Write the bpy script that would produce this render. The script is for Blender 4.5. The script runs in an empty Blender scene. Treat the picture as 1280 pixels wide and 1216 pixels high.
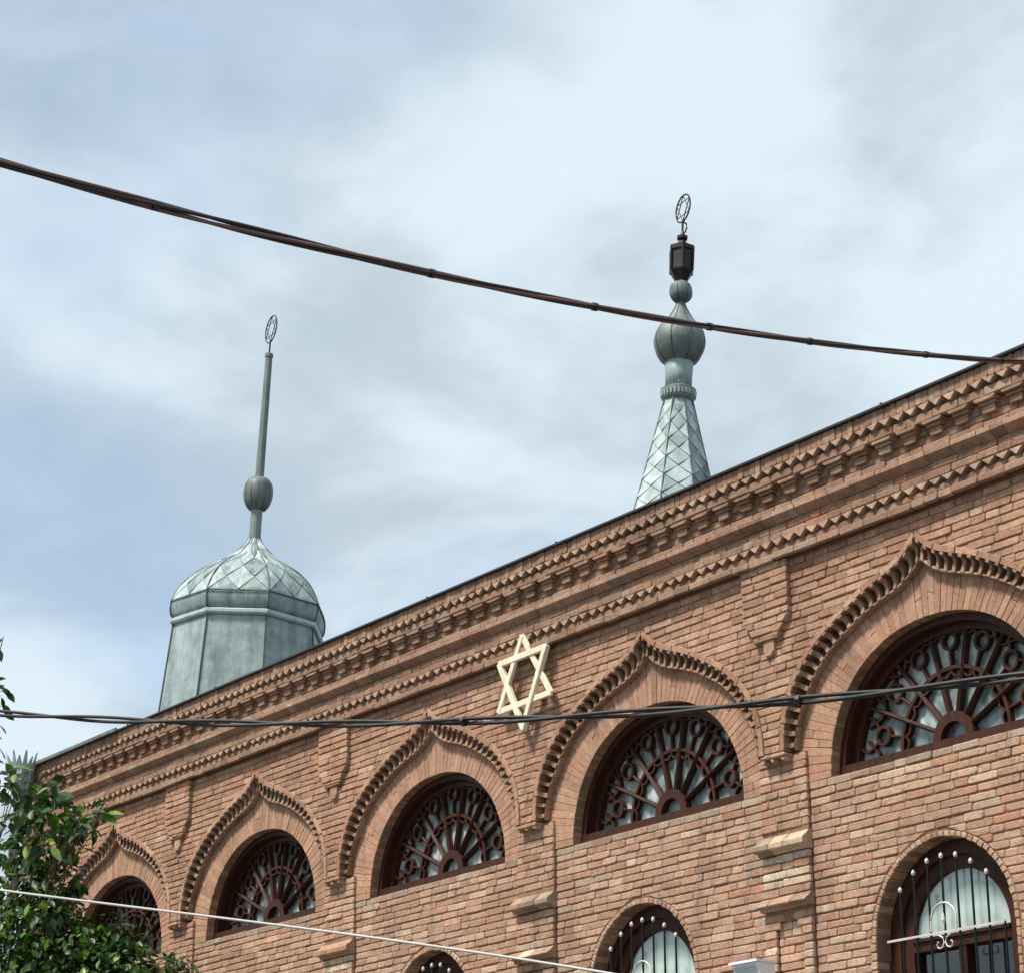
import bpy, math, random
import numpy as np
from mathutils import Vector, Matrix
from mathutils.geometry import tessellate_polygon

rnd = random.Random(7)
R = math.radians
SC = bpy.context.scene
COL = SC.collection

# ------------------------------------------------------------------ camera
CAM = Vector((22.891, -11.576, -3.778))
YAW, PITCH, ROLL, FPX = R(53.684), R(19.94), R(-0.07), 2951.4
_cy, _sy, _cp, _sp = math.cos(YAW), math.sin(YAW), math.cos(PITCH), math.sin(PITCH)
F = Vector((-_sy*_cp, _cy*_cp, _sp))
_r = Vector((_cy, _sy, 0)); _u = _r.cross(F)
RT = _r*math.cos(ROLL) + _u*math.sin(ROLL)
UP = _u*math.cos(ROLL) - _r*math.sin(ROLL)
cd = bpy.data.cameras.new('camera'); cam = bpy.data.objects.new('camera', cd); COL.objects.link(cam)
cd.sensor_fit = 'HORIZONTAL'; cd.sensor_width = 36.0; cd.lens = FPX/1280*36.0
cd.clip_start = 0.1; cd.clip_end = 3000
cam.matrix_world = Matrix(((RT.x, UP.x, -F.x, CAM.x), (RT.y, UP.y, -F.y, CAM.y), (RT.z, UP.z, -F.z, CAM.z), (0, 0, 0, 1)))
SC.camera = cam

def ray(x, y):
    return RT*((x-640)/FPX) - UP*((y-608)/FPX) + F
def at_y(x, y, Y):                     # pixel -> point on the vertical plane y = Y
    d = ray(x, y); return CAM + d*((Y-CAM.y)/d.y)
def at_plane(x, y, A, N):
    d = ray(x, y); return CAM + d*((A-CAM).dot(N)/d.dot(N))
def pix(p):
    d = Vector(p)-CAM; z = d.dot(F); return 640+FPX*d.dot(RT)/z, 608-FPX*d.dot(UP)/z

# ------------------------------------------------------------------ world, sun, exposure
SUN = Vector((-0.10, -0.60, 1.05)).normalized()
w = bpy.data.worlds.new('World'); SC.world = w; w.use_nodes = True
nt = w.node_tree; nt.nodes.clear()
def N(t, **k):
    n = nt.nodes.new(t)
    for a, b in k.items(): setattr(n, a, b)
    return n
out = N('ShaderNodeOutputWorld')
sky = N('ShaderNodeTexSky', sky_type='NISHITA', sun_disc=False)
sky.sun_elevation = math.asin(SUN.z); sky.sun_rotation = math.atan2(SUN.x, SUN.y)
sky.air_density = 1.0; sky.dust_density = 1.0; sky.ozone_density = 0.4
bs = N('ShaderNodeBackground'); bs.inputs[1].default_value = 0.15
nt.links.new(sky.outputs[0], bs.inputs[0])
tc = N('ShaderNodeTexCoord')
sep = N('ShaderNodeSeparateXYZ'); nt.links.new(tc.outputs['Generated'], sep.inputs[0])
zz = N('ShaderNodeMath', operation='MAXIMUM'); nt.links.new(sep.outputs[2], zz.inputs[0]); zz.inputs[1].default_value = 0.0
za = N('ShaderNodeMath', operation='ADD'); nt.links.new(zz.outputs[0], za.inputs[0]); za.inputs[1].default_value = 0.22
dx = N('ShaderNodeMath', operation='DIVIDE'); nt.links.new(sep.outputs[0], dx.inputs[0]); nt.links.new(za.outputs[0], dx.inputs[1])
dy = N('ShaderNodeMath', operation='DIVIDE'); nt.links.new(sep.outputs[1], dy.inputs[0]); nt.links.new(za.outputs[0], dy.inputs[1])
cmb = N('ShaderNodeCombineXYZ'); nt.links.new(dx.outputs[0], cmb.inputs[0]); nt.links.new(dy.outputs[0], cmb.inputs[1])
mp = N('ShaderNodeMapping'); mp.inputs['Location'].default_value = (-11.13, -2.48, -0.04)
nt.links.new(cmb.outputs[0], mp.inputs[0])
n1 = N('ShaderNodeTexNoise'); n1.inputs['Scale'].default_value = 1.5; n1.inputs['Detail'].default_value = 5; n1.inputs['Roughness'].default_value = 0.5; n1.inputs['Distortion'].default_value = 0.3
n2 = N('ShaderNodeTexNoise'); n2.inputs['Scale'].default_value = 3.4; n2.inputs['Detail'].default_value = 6; n2.inputs['Roughness'].default_value = 0.52; n2.inputs['Distortion'].default_value = 0.2
for n in (n1, n2): nt.links.new(mp.outputs[0], n.inputs['Vector'])
r1 = N('ShaderNodeValToRGB'); r1.color_ramp.interpolation = 'EASE'
r1.color_ramp.elements[0].position = 0.33; r1.color_ramp.elements[0].color = (0.48,)*3+(1,)
r1.color_ramp.elements[1].position = 0.53; r1.color_ramp.elements[1].color = (1, 1, 1, 1)
nt.links.new(n1.outputs['Fac'], r1.inputs[0])
r2 = N('ShaderNodeValToRGB'); r2.color_ramp.interpolation = 'EASE'
r2.color_ramp.elements[0].position = 0.37; r2.color_ramp.elements[0].color = (0.44, 0.525, 0.59, 1)
r2.color_ramp.elements[1].position = 0.59; r2.color_ramp.elements[1].color = (0.625, 0.725, 0.79, 1)
nt.links.new(n2.outputs['Fac'], r2.inputs[0])
bc = N('ShaderNodeBackground'); bc.inputs[1].default_value = 1.0
nt.links.new(r2.outputs[0], bc.inputs[0])
mx = N('ShaderNodeMixShader'); nt.links.new(r1.outputs[0], mx.inputs[0]); nt.links.new(bs.outputs[0], mx.inputs[1]); nt.links.new(bc.outputs[0], mx.inputs[2])
nt.links.new(mx.outputs[0], out.inputs[0])

sd = bpy.data.lights.new('sun', 'SUN'); sd.energy = 5.0; sd.angle = R(11); sd.color = (1.0, 0.95, 0.87)
so = bpy.data.objects.new('sun', sd); COL.objects.link(so)
so.rotation_euler = (-SUN).to_track_quat('-Z', 'Y').to_euler(); so.location = (5, -20, 30)

vs = SC.view_settings; vs.view_transform = 'Standard'; vs.look = 'None'; vs.exposure = 0.3; vs.gamma = 1.0; vs.use_curve_mapping = False

# ------------------------------------------------------------------ helpers
def lin(c):
    return tuple(((v/255)/12.92 if v/255 <= .04045 else ((v/255+.055)/1.055)**2.4) for v in c)

class MB:
    """collects verts / faces / per-vertex tint, builds ONE mesh object"""
    def __init__(s): s.v = []; s.f = []; s.c = []
    def add(s, v, f, col=(1, 1, 1)):
        o = len(s.v); s.v.extend(v); s.f.extend([tuple(i+o for i in q) for q in f]); s.c.extend([tuple(col)]*len(v)); return s
    def mesh(s, name, mat, smooth=False):
        m = bpy.data.meshes.new(name); m.from_pydata([tuple(p) for p in s.v], [], s.f)
        a = m.color_attributes.new('tint', 'FLOAT_COLOR', 'POINT')
        a.data.foreach_set('color', np.array([c+(1,) for c in s.c], dtype=np.float32).ravel())
        if smooth: m.polygons.foreach_set('use_smooth', [True]*len(m.polygons))
        if mat: m.materials.append(mat)
        m.update(); return m
    def build(s, name, mat, parent=None, smooth=False):
        return link(name, s.mesh(name, mat, smooth), parent)
def link(name, mesh, parent=None, loc=None):
    o = bpy.data.objects.new(name, mesh); COL.objects.link(o)
    if parent: o.parent = parent
    if loc is not None: o.location = loc
    return o
def tag(o, label=None, cat=None, group=None, kind=None):
    if label: o['label'] = label
    if cat: o['category'] = cat
    if group: o['group'] = group
    if kind: o['kind'] = kind
    return o
def empty(name, loc=(0, 0, 0)):
    o = bpy.data.objects.new(name, None); COL.objects.link(o); o.location = loc; o.empty_display_size = .2; return o

def box(x0, x1, y0, y1, z0, z1):
    v = [(x, y, z) for z in (z0, z1) for y in (y0, y1) for x in (x0, x1)]
    return v, [(0, 2, 3, 1), (4, 5, 7, 6), (0, 1, 5, 4), (2, 6, 7, 3), (0, 4, 6, 2), (1, 3, 7, 5)]
def area2(p): return sum(p[i][0]*p[(i+1) % len(p)][1]-p[(i+1) % len(p)][0]*p[i][1] for i in range(len(p)))
def inset(p, d):
    n = len(p); res = []
    for i in range(n):
        a, b, c = p[i-1], p[i], p[(i+1) % n]
        e1 = (b[0]-a[0], b[1]-a[1]); e2 = (c[0]-b[0], c[1]-b[1])
        l1 = math.hypot(*e1) or 1e-9; l2 = math.hypot(*e2) or 1e-9
        n1 = (-e1[1]/l1, e1[0]/l1); n2 = (-e2[1]/l2, e2[0]/l2)
        m = (n1[0]+n2[0], n1[1]+n2[1]); k = m[0]*n1[0]+m[1]*n1[1]
        k = max(k, .35); res.append((b[0]+m[0]*d/k, b[1]+m[1]*d/k))
    return res
def piece(poly, yf, yb, c=.004, tilt=.0):
    """prism of an (x,z) polygon facing -y, front edge chamfered"""
    p = list(poly)
    if area2(p) < 0: p.reverse()
    q = inset(p, c); n = len(p)
    cx = sum(a[0] for a in p)/n; cz = sum(a[1] for a in p)/n
    tx, tz = rnd.uniform(-tilt, tilt), rnd.uniform(-tilt, tilt)
    yy = lambda a: yf+(a[0]-cx)*tx+(a[1]-cz)*tz
    v = [(a[0], yy(a), a[1]) for a in q]+[(a[0], yy(a)+c, a[1]) for a in p]+[(a[0], yb, a[1]) for a in p]
    f = [tuple(range(n))]
    for i in range(n):
        j = (i+1) % n
        f += [(i, n+i, n+j, j), (n+i, 2*n+i, 2*n+j, n+j)]
    return v, f
def brick_poly(x0b, x1b, x0t, x1t, z0, z1, rough=1.0):
    """hand-made brick outline: corners nibbled, long edges uneven"""
    j = lambda a=.0022: rnd.uniform(-a, a)*rough
    q = [(x0b+j(), z0+j()), (x1b+j(), z0+j()), (x1t+j(), z1+j()), (x0t+j(), z1+j())]
    res = []
    for i in range(4):
        a, b, c = q[i-1], q[i], q[(i+1) % 4]
        k1 = min(abs(rnd.gauss(.007, .005))+.002, .020)*rough; k2 = min(abs(rnd.gauss(.007, .005))+.002, .020)*rough
        l1 = math.hypot(a[0]-b[0], a[1]-b[1]); l2 = math.hypot(c[0]-b[0], c[1]-b[1])
        k1 = min(k1, l1*.3); k2 = min(k2, l2*.3)
        res.append((b[0]+(a[0]-b[0])/l1*k1, b[1]+(a[1]-b[1])/l1*k1))
        res.append((b[0]+(c[0]-b[0])/l2*k2, b[1]+(c[1]-b[1])/l2*k2))
        if i in (0, 2) and l2 > .09:
            u = rnd.uniform(.3, .7); res.append((b[0]+(c[0]-b[0])*u, b[1]+(c[1]-b[1])*u+j(.0026)))
    return res
def wav(x, z):
    return .0032*math.sin(x*1.25+z*9)+.0022*math.sin(x*3.9+z*31)
def tube(pts, r, n=6, cap=True, rfun=None):
    pts = [Vector(p) for p in pts]; v = []; f = []
    up = Vector((0, 0, 1)); m = len(pts)
    for i, p in enumerate(pts):
        t = (pts[min(i+1, m-1)]-pts[max(i-1, 0)]).normalized()
        a = t.cross(up)
        if a.length < .05: a = t.cross(Vector((0, 1, 0)))
        a.normalize(); b = a.cross(t)
        rr = r if rfun is None else rfun(i/(m-1))
        for k in range(n):
            g = 2*math.pi*k/n; v.append(tuple(p+(a*math.cos(g)+b*math.sin(g))*rr))
    for i in range(m-1):
        for k in range(n):
            l = (k+1) % n; f.append((i*n+k, i*n+l, (i+1)*n+l, (i+1)*n+k))
    if cap: f += [tuple(range(n)), tuple(range((m-1)*n, m*n))]
    return v, f
def lathe(prof, n=24, cx=0, cy=0, ph=0.0):
    v = []; f = []
    for r, z in prof:
        for k in range(n):
            g = ph+2*math.pi*k/n; v.append((cx+r*math.cos(g), cy+r*math.sin(g), z))
    for i in range(len(prof)-1):
        for k in range(n):
            l = (k+1) % n; f.append((i*n+k, i*n+l, (i+1)*n+l, (i+1)*n+k))
    f += [tuple(range(n-1, -1, -1)), tuple(range((len(prof)-1)*n, len(prof)*n))]
    return v, f
def slab(loops, y0, y1):
    """extruded (x,z) polygon with holes, from y0 (front) to y1 (back)"""
    v = []; f = []
    flat = [p for l in loops for p in l]; n = len(flat)
    tri = tessellate_polygon([[Vector((a, b, 0)) for a, b in l] for l in loops])
    v = [(a, y0, b) for a, b in flat]+[(a, y1, b) for a, b in flat]
    for t in tri:
        f.append(tuple(t)); f.append(tuple(i+n for i in reversed(t)))
    o = 0
    for l in loops:
        m = len(l)
        for i in range(m):
            j = (i+1) % m; f.append((o+i, o+j, n+o+j, n+o+i))
        o += m
    return v, f
def band(outer, inner, y0, y1, closed=False):
    """solid strip between two matching (x,z) curves"""
    n = len(outer); v = []
    for y in (y0, y1):
        v += [(a, y, b) for a, b in outer]+[(a, y, b) for a, b in inner]
    f = []
    for i in range(n if closed else n-1):
        j = (i+1) % n
        f += [(i, n+i, n+j, j), (2*n+i, 2*n+j, 3*n+j, 3*n+i), (i, j, 2*n+j, 2*n+i), (n+i, 3*n+i, 3*n+j, n+j)]
    if not closed: f += [(0, 2*n, 3*n, n), (n-1, 2*n-1, 4*n-1, 3*n-1)]
    return v, f

# ------------------------------------------------------------------ materials
def mat(name):
    m = bpy.data.materials.new(name); m.use_nodes = True
    t = m.node_tree; b = t.nodes['Principled BSDF']
    return m, t, b
def nd(t, ty, **k):
    n = t.nodes.new(ty)
    for a, b in k.items():
        if a in n.inputs: n.inputs[a].default_value = b
        else: setattr(n, a, b)
    return n
def noise(t, vec, scale, detail=4, rough=.55):
    n = nd(t, 'ShaderNodeTexNoise'); n.inputs['Scale'].default_value = scale; n.inputs['Detail'].default_value = detail; n.inputs['Roughness'].default_value = rough
    t.links.new(vec, n.inputs['Vector']); return n.outputs['Fac']
def ramp(t, fac, stops):
    r = nd(t, 'ShaderNodeValToRGB'); e = r.color_ramp.elements
    while len(e) < len(stops): e.new(.5)
    for i, (p, c) in enumerate(stops): e[i].position = p; e[i].color = (c if isinstance(c, tuple) else (c,)*3)+(1,)
    t.links.new(fac, r.inputs[0]); return r.outputs[0]
def mixc(t, a, b, fac, mode='MIX'):
    m = nd(t, 'ShaderNodeMix', data_type='RGBA', blend_type=mode)
    for s, x in ((m.inputs[0], fac), (m.inputs[6], a), (m.inputs[7], b)):
        if hasattr(x, 'links'): t.links.new(x, s)
        else: s.default_value = x if isinstance(x, (int, float)) else tuple(x)+(1,)
    return m.outputs[2]
def bump(t, b, h, strength=.4, dist=.01):
    n = nd(t, 'ShaderNodeBump'); n.inputs['Strength'].default_value = strength; n.inputs['Distance'].default_value = dist
    t.links.new(h, n.inputs['Height']); t.links.new(n.outputs[0], b.inputs['Normal'])
def wpos(t):
    return nd(t, 'ShaderNodeNewGeometry').outputs['Position']

def brick_mat(name, mortar=False):
    m, t, b = mat(name); P = wpos(t)
    at = nd(t, 'ShaderNodeAttribute', attribute_name='tint').outputs['Color']
    oi = nd(t, 'ShaderNodeObjectInfo')
    c = at
    rr = ramp(t, oi.outputs['Random'], [(0, .93), (1, 1.07)]); c = mixc(t, c, rr, 1.0, 'MULTIPLY')
    g = ramp(t, noise(t, P, 34, 5, .65), [(.3, .68), (.5, 1.0), (.72, 1.2)]); c = mixc(t, c, g, .9, 'MULTIPLY')
    mo = ramp(t, noise(t, P, 9, 5, .7), [(.28, (.68, .62, .58)), (.44, (.96, .94, .92)), (.58, (1.03, 1.04, 1.05)), (.72, (1.14, 1.22, 1.28))]); c = mixc(t, c, mo, .9, 'MULTIPLY')
    big = ramp(t, noise(t, P, 1.7, 4, .6), [(.28, (.74, .72, .70)), (.5, (1.0, .99, .98)), (.7, (1.08, 1.05, 1.02))]); c = mixc(t, c, big, .9, 'MULTIPLY')
    # rain-washed soot, in long vertical runs
    ms = nd(t, 'ShaderNodeMapping'); ms.inputs['Scale'].default_value = (5.5, 5.5, .8); t.links.new(P, ms.inputs[0])
    sr = ramp(t, noise(t, ms.outputs[0], 1.0, 6, .65), [(.54, 0.), (.74, .6)]); c = mixc(t, c, (.13, .10, .075), sr)
    # lime bloom and soot specks
    bl = ramp(t, noise(t, P, 11, 6, .7), [(.60, 0.), (.78, .55)]); c = mixc(t, c, (.50, .41, .32), bl)
    sp = ramp(t, noise(t, P, 120, 3, .6), [(.60, 0.), (.74, .65)]); c = mixc(t, c, (.07, .05, .04), sp)
    t.links.new(c, b.inputs['Base Color']); b.inputs['Roughness'].default_value = .92
    b.inputs['Specular IOR Level'].default_value = .2
    h = mixc(t, noise(t, P, 60, 6, .7), noise(t, P, 240, 3, .6), .35)
    bump(t, b, h, .95, .008)
    return m
M = {}
M['brick'] = brick_mat('brick'); M['mortar'] = brick_mat('mortar')

def simple(name, col, rough=.6, metal=0., var=.25, scale=8, bs=.2, bscale=60, spec=.5):
    m, t, b = mat(name); P = wpos(t)
    g = ramp(t, noise(t, P, scale, 6, .65), [(.25, 1-var), (.75, 1+var)])
    c = mixc(t, tuple(col), g, 1.0, 'MULTIPLY'); t.links.new(c, b.inputs['Base Color'])
    b.inputs['Roughness'].default_value = rough; b.inputs['Metallic'].default_value = metal
    b.inputs['Specular IOR Level'].default_value = spec
    if bs: bump(t, b, noise(t, P, bscale, 4), bs, .004)
    return m
def wood_mat(name, a, bcol, rough=.5):
    m, t, b = mat(name)
    tcn = nd(t, 'ShaderNodeTexCoord'); mpn = nd(t, 'ShaderNodeMapping'); mpn.inputs['Scale'].default_value = (30, 30, 4)
    t.links.new(wpos(t), mpn.inputs[0])
    f = noise(t, mpn.outputs[0], 1.4, 6, .65)
    c = ramp(t, f, [(.3, a), (.7, bcol)]); t.links.new(c, b.inputs['Base Color'])
    b.inputs['Roughness'].default_value = rough; bump(t, b, f, .3, .004); b.inputs['Specular IOR Level'].default_value = .25; return m
M['wood'] = wood_mat('painted_wood', lin((42, 21, 13)), lin((74, 40, 26)), .55)
M['star'] = wood_mat('star_wood', lin((198, 182, 152)), lin((236, 228, 210)), .7)
M['iron'] = simple('iron', lin((30, 30, 32)), .5, .6, .3)
M['pale_iron'] = simple('pale_iron', lin((190, 188, 182)), .55, .2, .2)
M['rust_iron'] = simple('rust_iron', lin((58, 48, 44)), .7, .3, .4)
M['bronze'] = simple('bronze', lin((44, 38, 36)), .5, .5, .5, 14)
M['flash'] = simple('flashing', lin((58, 58, 60)), .5, .4, .3)
M['cloth'] = simple('curtain_cloth', lin((244, 244, 240)), .9, 0, .06, 3, 0)
M['cloth2'] = simple('lunette_cloth', lin((190, 204, 200)), .9, 0, .22, 2.2, 0)
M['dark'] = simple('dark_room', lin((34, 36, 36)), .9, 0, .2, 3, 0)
M['white'] = simple('white_plastic', lin((232, 234, 236)), .4, 0, .03, 4, 0)
M['ground'] = simple('asphalt', (.075, .072, .07), .95, 0, .3, 3, .4, 80)
M['cable_black'] = simple('cable_black', lin((30, 27, 28)), .6, 0, .3, 6, 0)
M['cable_brown'] = simple('cable_brown', lin((104, 76, 70)), .6, 0, .4, 2.5, 0)
M['cable_grey'] = simple('cable_grey', lin((176, 174, 170)), .5, 0, .1, 5, 0)
M['pave'] = simple('paving', (.25, .23, .21), .9, 0, .2, 4, .3)

def zinc_mat(name, lo, hi, rough=.5):
    m, t, b = mat(name); P = wpos(t)
    mpn = nd(t, 'ShaderNodeMapping'); mpn.inputs['Scale'].default_value = (9, 9, 1.2); t.links.new(P, mpn.inputs[0])
    st = noise(t, mpn.outputs[0], 1.0, 6, .65); bl = noise(t, P, 5, 6, .7)
    oi = nd(t, 'ShaderNodeObjectInfo').outputs['Random']
    f = mixc(t, mixc(t, st, bl, .5), oi, .22)
    c = ramp(t, f, [(.34, lo), (.64, hi)])
    ds = ramp(t, noise(t, P, 26, 5, .7), [(.62, 0.), (.8, .5)]); c = mixc(t, c, (.10, .11, .105), ds)
    t.links.new(c, b.inputs['Base Color']); b.inputs['Metallic'].default_value = .2; b.inputs['Specular IOR Level'].default_value = .4
    rg = ramp(t, bl, [(.3, rough+.16), (.7, rough)]); t.links.new(rg, b.inputs['Roughness'])
    bump(t, b, noise(t, P, 3.5, 3), .35, .03); return m
M['zinc'] = zinc_mat('zinc_sheet', lin((96, 112, 112)), lin((176, 190, 188)))
M['zinc_dark'] = zinc_mat('zinc_old', lin((64, 74, 74)), lin((124, 134, 130)), .5)
M['seam'] = simple('zinc_seam', lin((74, 84, 84)), .55, .4, .3)

def glass_mat():
    m, t, b = mat('window_glass'); t.nodes.remove(b); o = t.nodes['Material Output']
    tr = nd(t, 'ShaderNodeBsdfTransparent'); tr.inputs[0].default_value = (.86, .90, .89, 1)
    gl = nd(t, 'ShaderNodeBsdfGlossy'); gl.inputs['Roughness'].default_value = .03; gl.inputs[0].default_value = (.95, .97, .97, 1)
    a = nd(t, 'ShaderNodeMixShader'); a.inputs[0].default_value = .07; t.links.new(tr.outputs[0], a.inputs[1]); t.links.new(gl.outputs[0], a.inputs[2])
    t.links.new(a.outputs[0], o.inputs[0]); return m
def frosted_mat():
    m, t, b = mat('frosted_glass'); Pn = wpos(t)
    mpn = nd(t, 'ShaderNodeMapping'); mpn.inputs['Scale'].default_value = (1, 1, .55); t.links.new(Pn, mpn.inputs[0])
    c = ramp(t, noise(t, mpn.outputs[0], 7.5, 4, .55), [(.34, (.055, .075, .072)), (.50, (.20, .255, .245)), (.66, (.50, .55, .53))])
    t.links.new(c, b.inputs['Base Color']); b.inputs['Roughness'].default_value = .22; b.inputs['Specular IOR Level'].default_value = .6
    bump(t, b, noise(t, Pn, 9, 3), .25, .01); return m
M['frosted'] = frosted_mat()
M['glass'] = glass_mat()

def leaf_mat():
    m, t, b = mat('leaf'); o = t.nodes['Material Output']
    at = nd(t, 'ShaderNodeAttribute', attribute_name='tint').outputs['Color']
    rr = ramp(t, nd(t, 'ShaderNodeObjectInfo').outputs['Random'], [(0, .8), (1, 1.25)])
    c = mixc(t, at, rr, 1.0, 'MULTIPLY')
    c = mixc(t, c, ramp(t, noise(t, wpos(t), 30, 3), [(.3, .8), (.7, 1.15)]), 1.0, 'MULTIPLY')
    t.links.new(c, b.inputs['Base Color']); b.inputs['Roughness'].default_value = .42
    tl = nd(t, 'ShaderNodeBsdfTranslucent'); t.links.new(mixc(t, c, (1.2, 1.35, .5), 1.0, 'MULTIPLY'), tl.inputs[0])
    x = nd(t, 'ShaderNodeMixShader'); x.inputs[0].default_value = .35
    t.links.new(b.outputs[0], x.inputs[1]); t.links.new(tl.outputs[0], x.inputs[2]); t.links.new(x.outputs[0], o.inputs[0])
    return m
M['leaf'] = leaf_mat()
M['bark'] = simple('bark', lin((92, 78, 64)), .95, 0, .4, 12, .8, 30)

# ------------------------------------------------------------------ setting
GZ = -5.38
g = MB().add([(-900, -900, GZ), (900, -900, GZ), (900, 900, GZ), (-900, 900, GZ)], [(0, 1, 2, 3)])
tag(g.build('ground', M['ground']), kind='structure')
pv = MB().add(*box(-14, 24, -2.2, .3, GZ-.1, GZ+.13))
tag(pv.build('pavement', M['pave']), kind='structure')

# ------------------------------------------------------------------ the brick building
P = 3.0; XL, XR = -2.10, 17.4; DEPTH = 9.0
KS = [0, 1, 2, 3, 4, 5]
bld = empty('brick_building', (7.6, 4.5, GZ))
tag(bld, 'brick building with ogee arches, fan windows and toothed cornice', 'building')
def bpart(name, mb, material, parent=None, smooth=False):
    """part of the building: geometry given in world coordinates"""
    o = mb.build(name, material, parent or bld, smooth)
    if parent is None: o.location = -bld.location
    return o

# palettes (seen colours of single bricks)
PAL = {
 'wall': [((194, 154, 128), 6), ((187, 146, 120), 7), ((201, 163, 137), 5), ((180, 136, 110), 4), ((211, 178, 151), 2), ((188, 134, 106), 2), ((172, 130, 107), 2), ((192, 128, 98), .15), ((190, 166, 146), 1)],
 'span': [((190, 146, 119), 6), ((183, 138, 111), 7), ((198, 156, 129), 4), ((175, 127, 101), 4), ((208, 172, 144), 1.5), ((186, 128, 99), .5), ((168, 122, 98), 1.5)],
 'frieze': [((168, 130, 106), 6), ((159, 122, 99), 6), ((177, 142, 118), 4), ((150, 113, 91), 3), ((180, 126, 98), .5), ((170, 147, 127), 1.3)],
 'sill': [((170, 148, 128), 3), ((188, 168, 146), 1.5), ((158, 134, 114), 2), ((186, 146, 120), 2)],
 'pale': [((212, 188, 160), 3), ((200, 172, 146), 2), ((222, 204, 180), 1.5), ((190, 156, 130), 1.5)],
 'ring': [((184, 138, 111), 6), ((190, 146, 118), 4), ((176, 130, 104), 4), ((196, 150, 122), 2)],
 'tooth': [((192, 158, 132), 4), ((182, 146, 120), 4), ((200, 168, 142), 2)],
}
ALB = 0.93
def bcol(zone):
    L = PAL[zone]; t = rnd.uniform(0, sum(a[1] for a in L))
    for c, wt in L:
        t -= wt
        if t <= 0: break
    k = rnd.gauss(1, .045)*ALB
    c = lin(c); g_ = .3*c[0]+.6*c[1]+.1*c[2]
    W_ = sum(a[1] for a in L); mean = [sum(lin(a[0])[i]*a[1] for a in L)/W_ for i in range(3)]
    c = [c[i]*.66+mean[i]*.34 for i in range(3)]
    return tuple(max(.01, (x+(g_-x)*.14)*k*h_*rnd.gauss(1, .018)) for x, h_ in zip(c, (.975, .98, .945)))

# every small masonry piece goes through here and becomes either an object of its own or joined stuff
PIECES = []
def emit(parent, name, vf, col, solo=None, mtl='brick'):
    PIECES.append((parent, name, vf, col, solo, mtl))

# ---- hood (ogee) curves, one side, bottom -> apex
HO = [(1.375, .25), (1.372, .33), (1.362, .43), (1.325, .57), (1.268, .69), (1.192, .798), (1.09, .902), (.985, .985), (.862, 1.062), (.683, 1.156), (.525, 1.232), (.358, 1.290), (.205, 1.347), (.095, 1.412), (0, 1.502)]
HI = [(1.300, .25), (1.297, .31), (1.285, .37), (1.228, .51), (1.14, .64), (1.08, .735), (1.02, .80), (.95, .862), (.845, .935), (.72, 1.005), (.60, 1.065), (.41, 1.132), (.25, 1.178), (.11, 1.245), (0, 1.335)]
def dense(pts, n=80):
    p = np.array(pts); d = np.r_[0, np.cumsum(np.hypot(*np.diff(p, axis=0).T))]; t = np.linspace(0, d[-1], n)
    def cr(v):
        o = []
        for s in t:
            i = min(max(np.searchsorted(d, s)-1, 0), len(p)-2); u = (s-d[i])/(d[i+1]-d[i])
            p0, p1, p2, p3 = v[max(i-1, 0)], v[i], v[i+1], v[min(i+2, len(v)-1)]
            o.append(.5*(2*p1+(p2-p0)*u+(2*p0-5*p1+4*p2-p3)*u*u+(3*p1-p0-3*p2+p3)*u**3))
        return np.array(o)
    return np.stack([cr(p[:, 0]), cr(p[:, 1])], 1)
DO, DI = dense(HO), dense(HI)
SXL, SXR = 1.025, .972            # left halves run a little wider than the right ones
def hood(side, dn):
    a = dn.copy(); a[:, 0] *= (-SXL if side < 0 else SXR); return a
OA, OB, OE = 1.035, .945, 2.12
def opening(n=44):
    res = []
    for i in range(n+1):
        th = math.pi*i/n; c, s = math.cos(th), math.sin(th)
        k = (abs(c/OA)**OE+abs(s/OB)**OE)**(-1/OE); res.append((k*c, k*s))
    return res
def open_r(th): 
    c, s = math.cos(th), math.sin(th); return (abs(c/OA)**OE+abs(s/OB)**OE)**(-1/OE)
_hi = np.concatenate([np.array([[1.30, -.01]])*[SXR, 1], hood(1, DI), hood(-1, DI)[::-1], np.array([[-1.30, -.01]])*[SXL, 1]])
_ang = np.arctan2(_hi[:, 1], _hi[:, 0]); _rad = np.hypot(_hi[:, 0], _hi[:, 1])
_ang[-1] = math.pi+.0075
def hood_r(th): return float(np.interp(th, _ang, _rad))

Y_SP, Y_FR = -.10, -.145            # spandrel plane, frieze / pendant plane; lower wall and rings at 0
ROW = .059; JT = .009; JV = .0016
# lower windows: centre x, spring z, radius
LWC = {1: 2.92, 2: 5.94, 3: 8.80, 4: 11.95, 5: 14.94}; LWZ, LWR = -1.22, .63
def lw_loop(cx, r=LWR, bot=-3.1, n=22):
    return [(cx-r, bot)]+[(cx-r*math.cos(math.pi*i/n), LWZ+r*math.sin(math.pi*i/n)) for i in range(n+1)]+[(cx+r, bot)]

# ---- wall slab (mortar) with its openings
loops = [[(XL, GZ), (XR, GZ), (XR, 2.40), (XL, 2.40)]]
for k in KS: loops.append([(k*P+a, b) for a, b in [(q[0], max(q[1], 0)) for q in opening()]])
for cx in LWC.values(): loops.append(lw_loop(cx))
MORT = tuple(x*.82 for x in lin((160, 126, 102)))
mb = MB().add(*slab(loops, .0095, .40), MORT)
mb.add(*box(XL, XL+.35, .405, DEPTH, GZ, 2.40), MORT); mb.add(*box(XR-.35, XR, .405, DEPTH, GZ, 2.40), MORT); mb.add(*box(XL+.351, XR-.351, DEPTH-.35, DEPTH, GZ, 2.40), MORT)
wall = bpart('wall', mb, M['mortar'])
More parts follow.
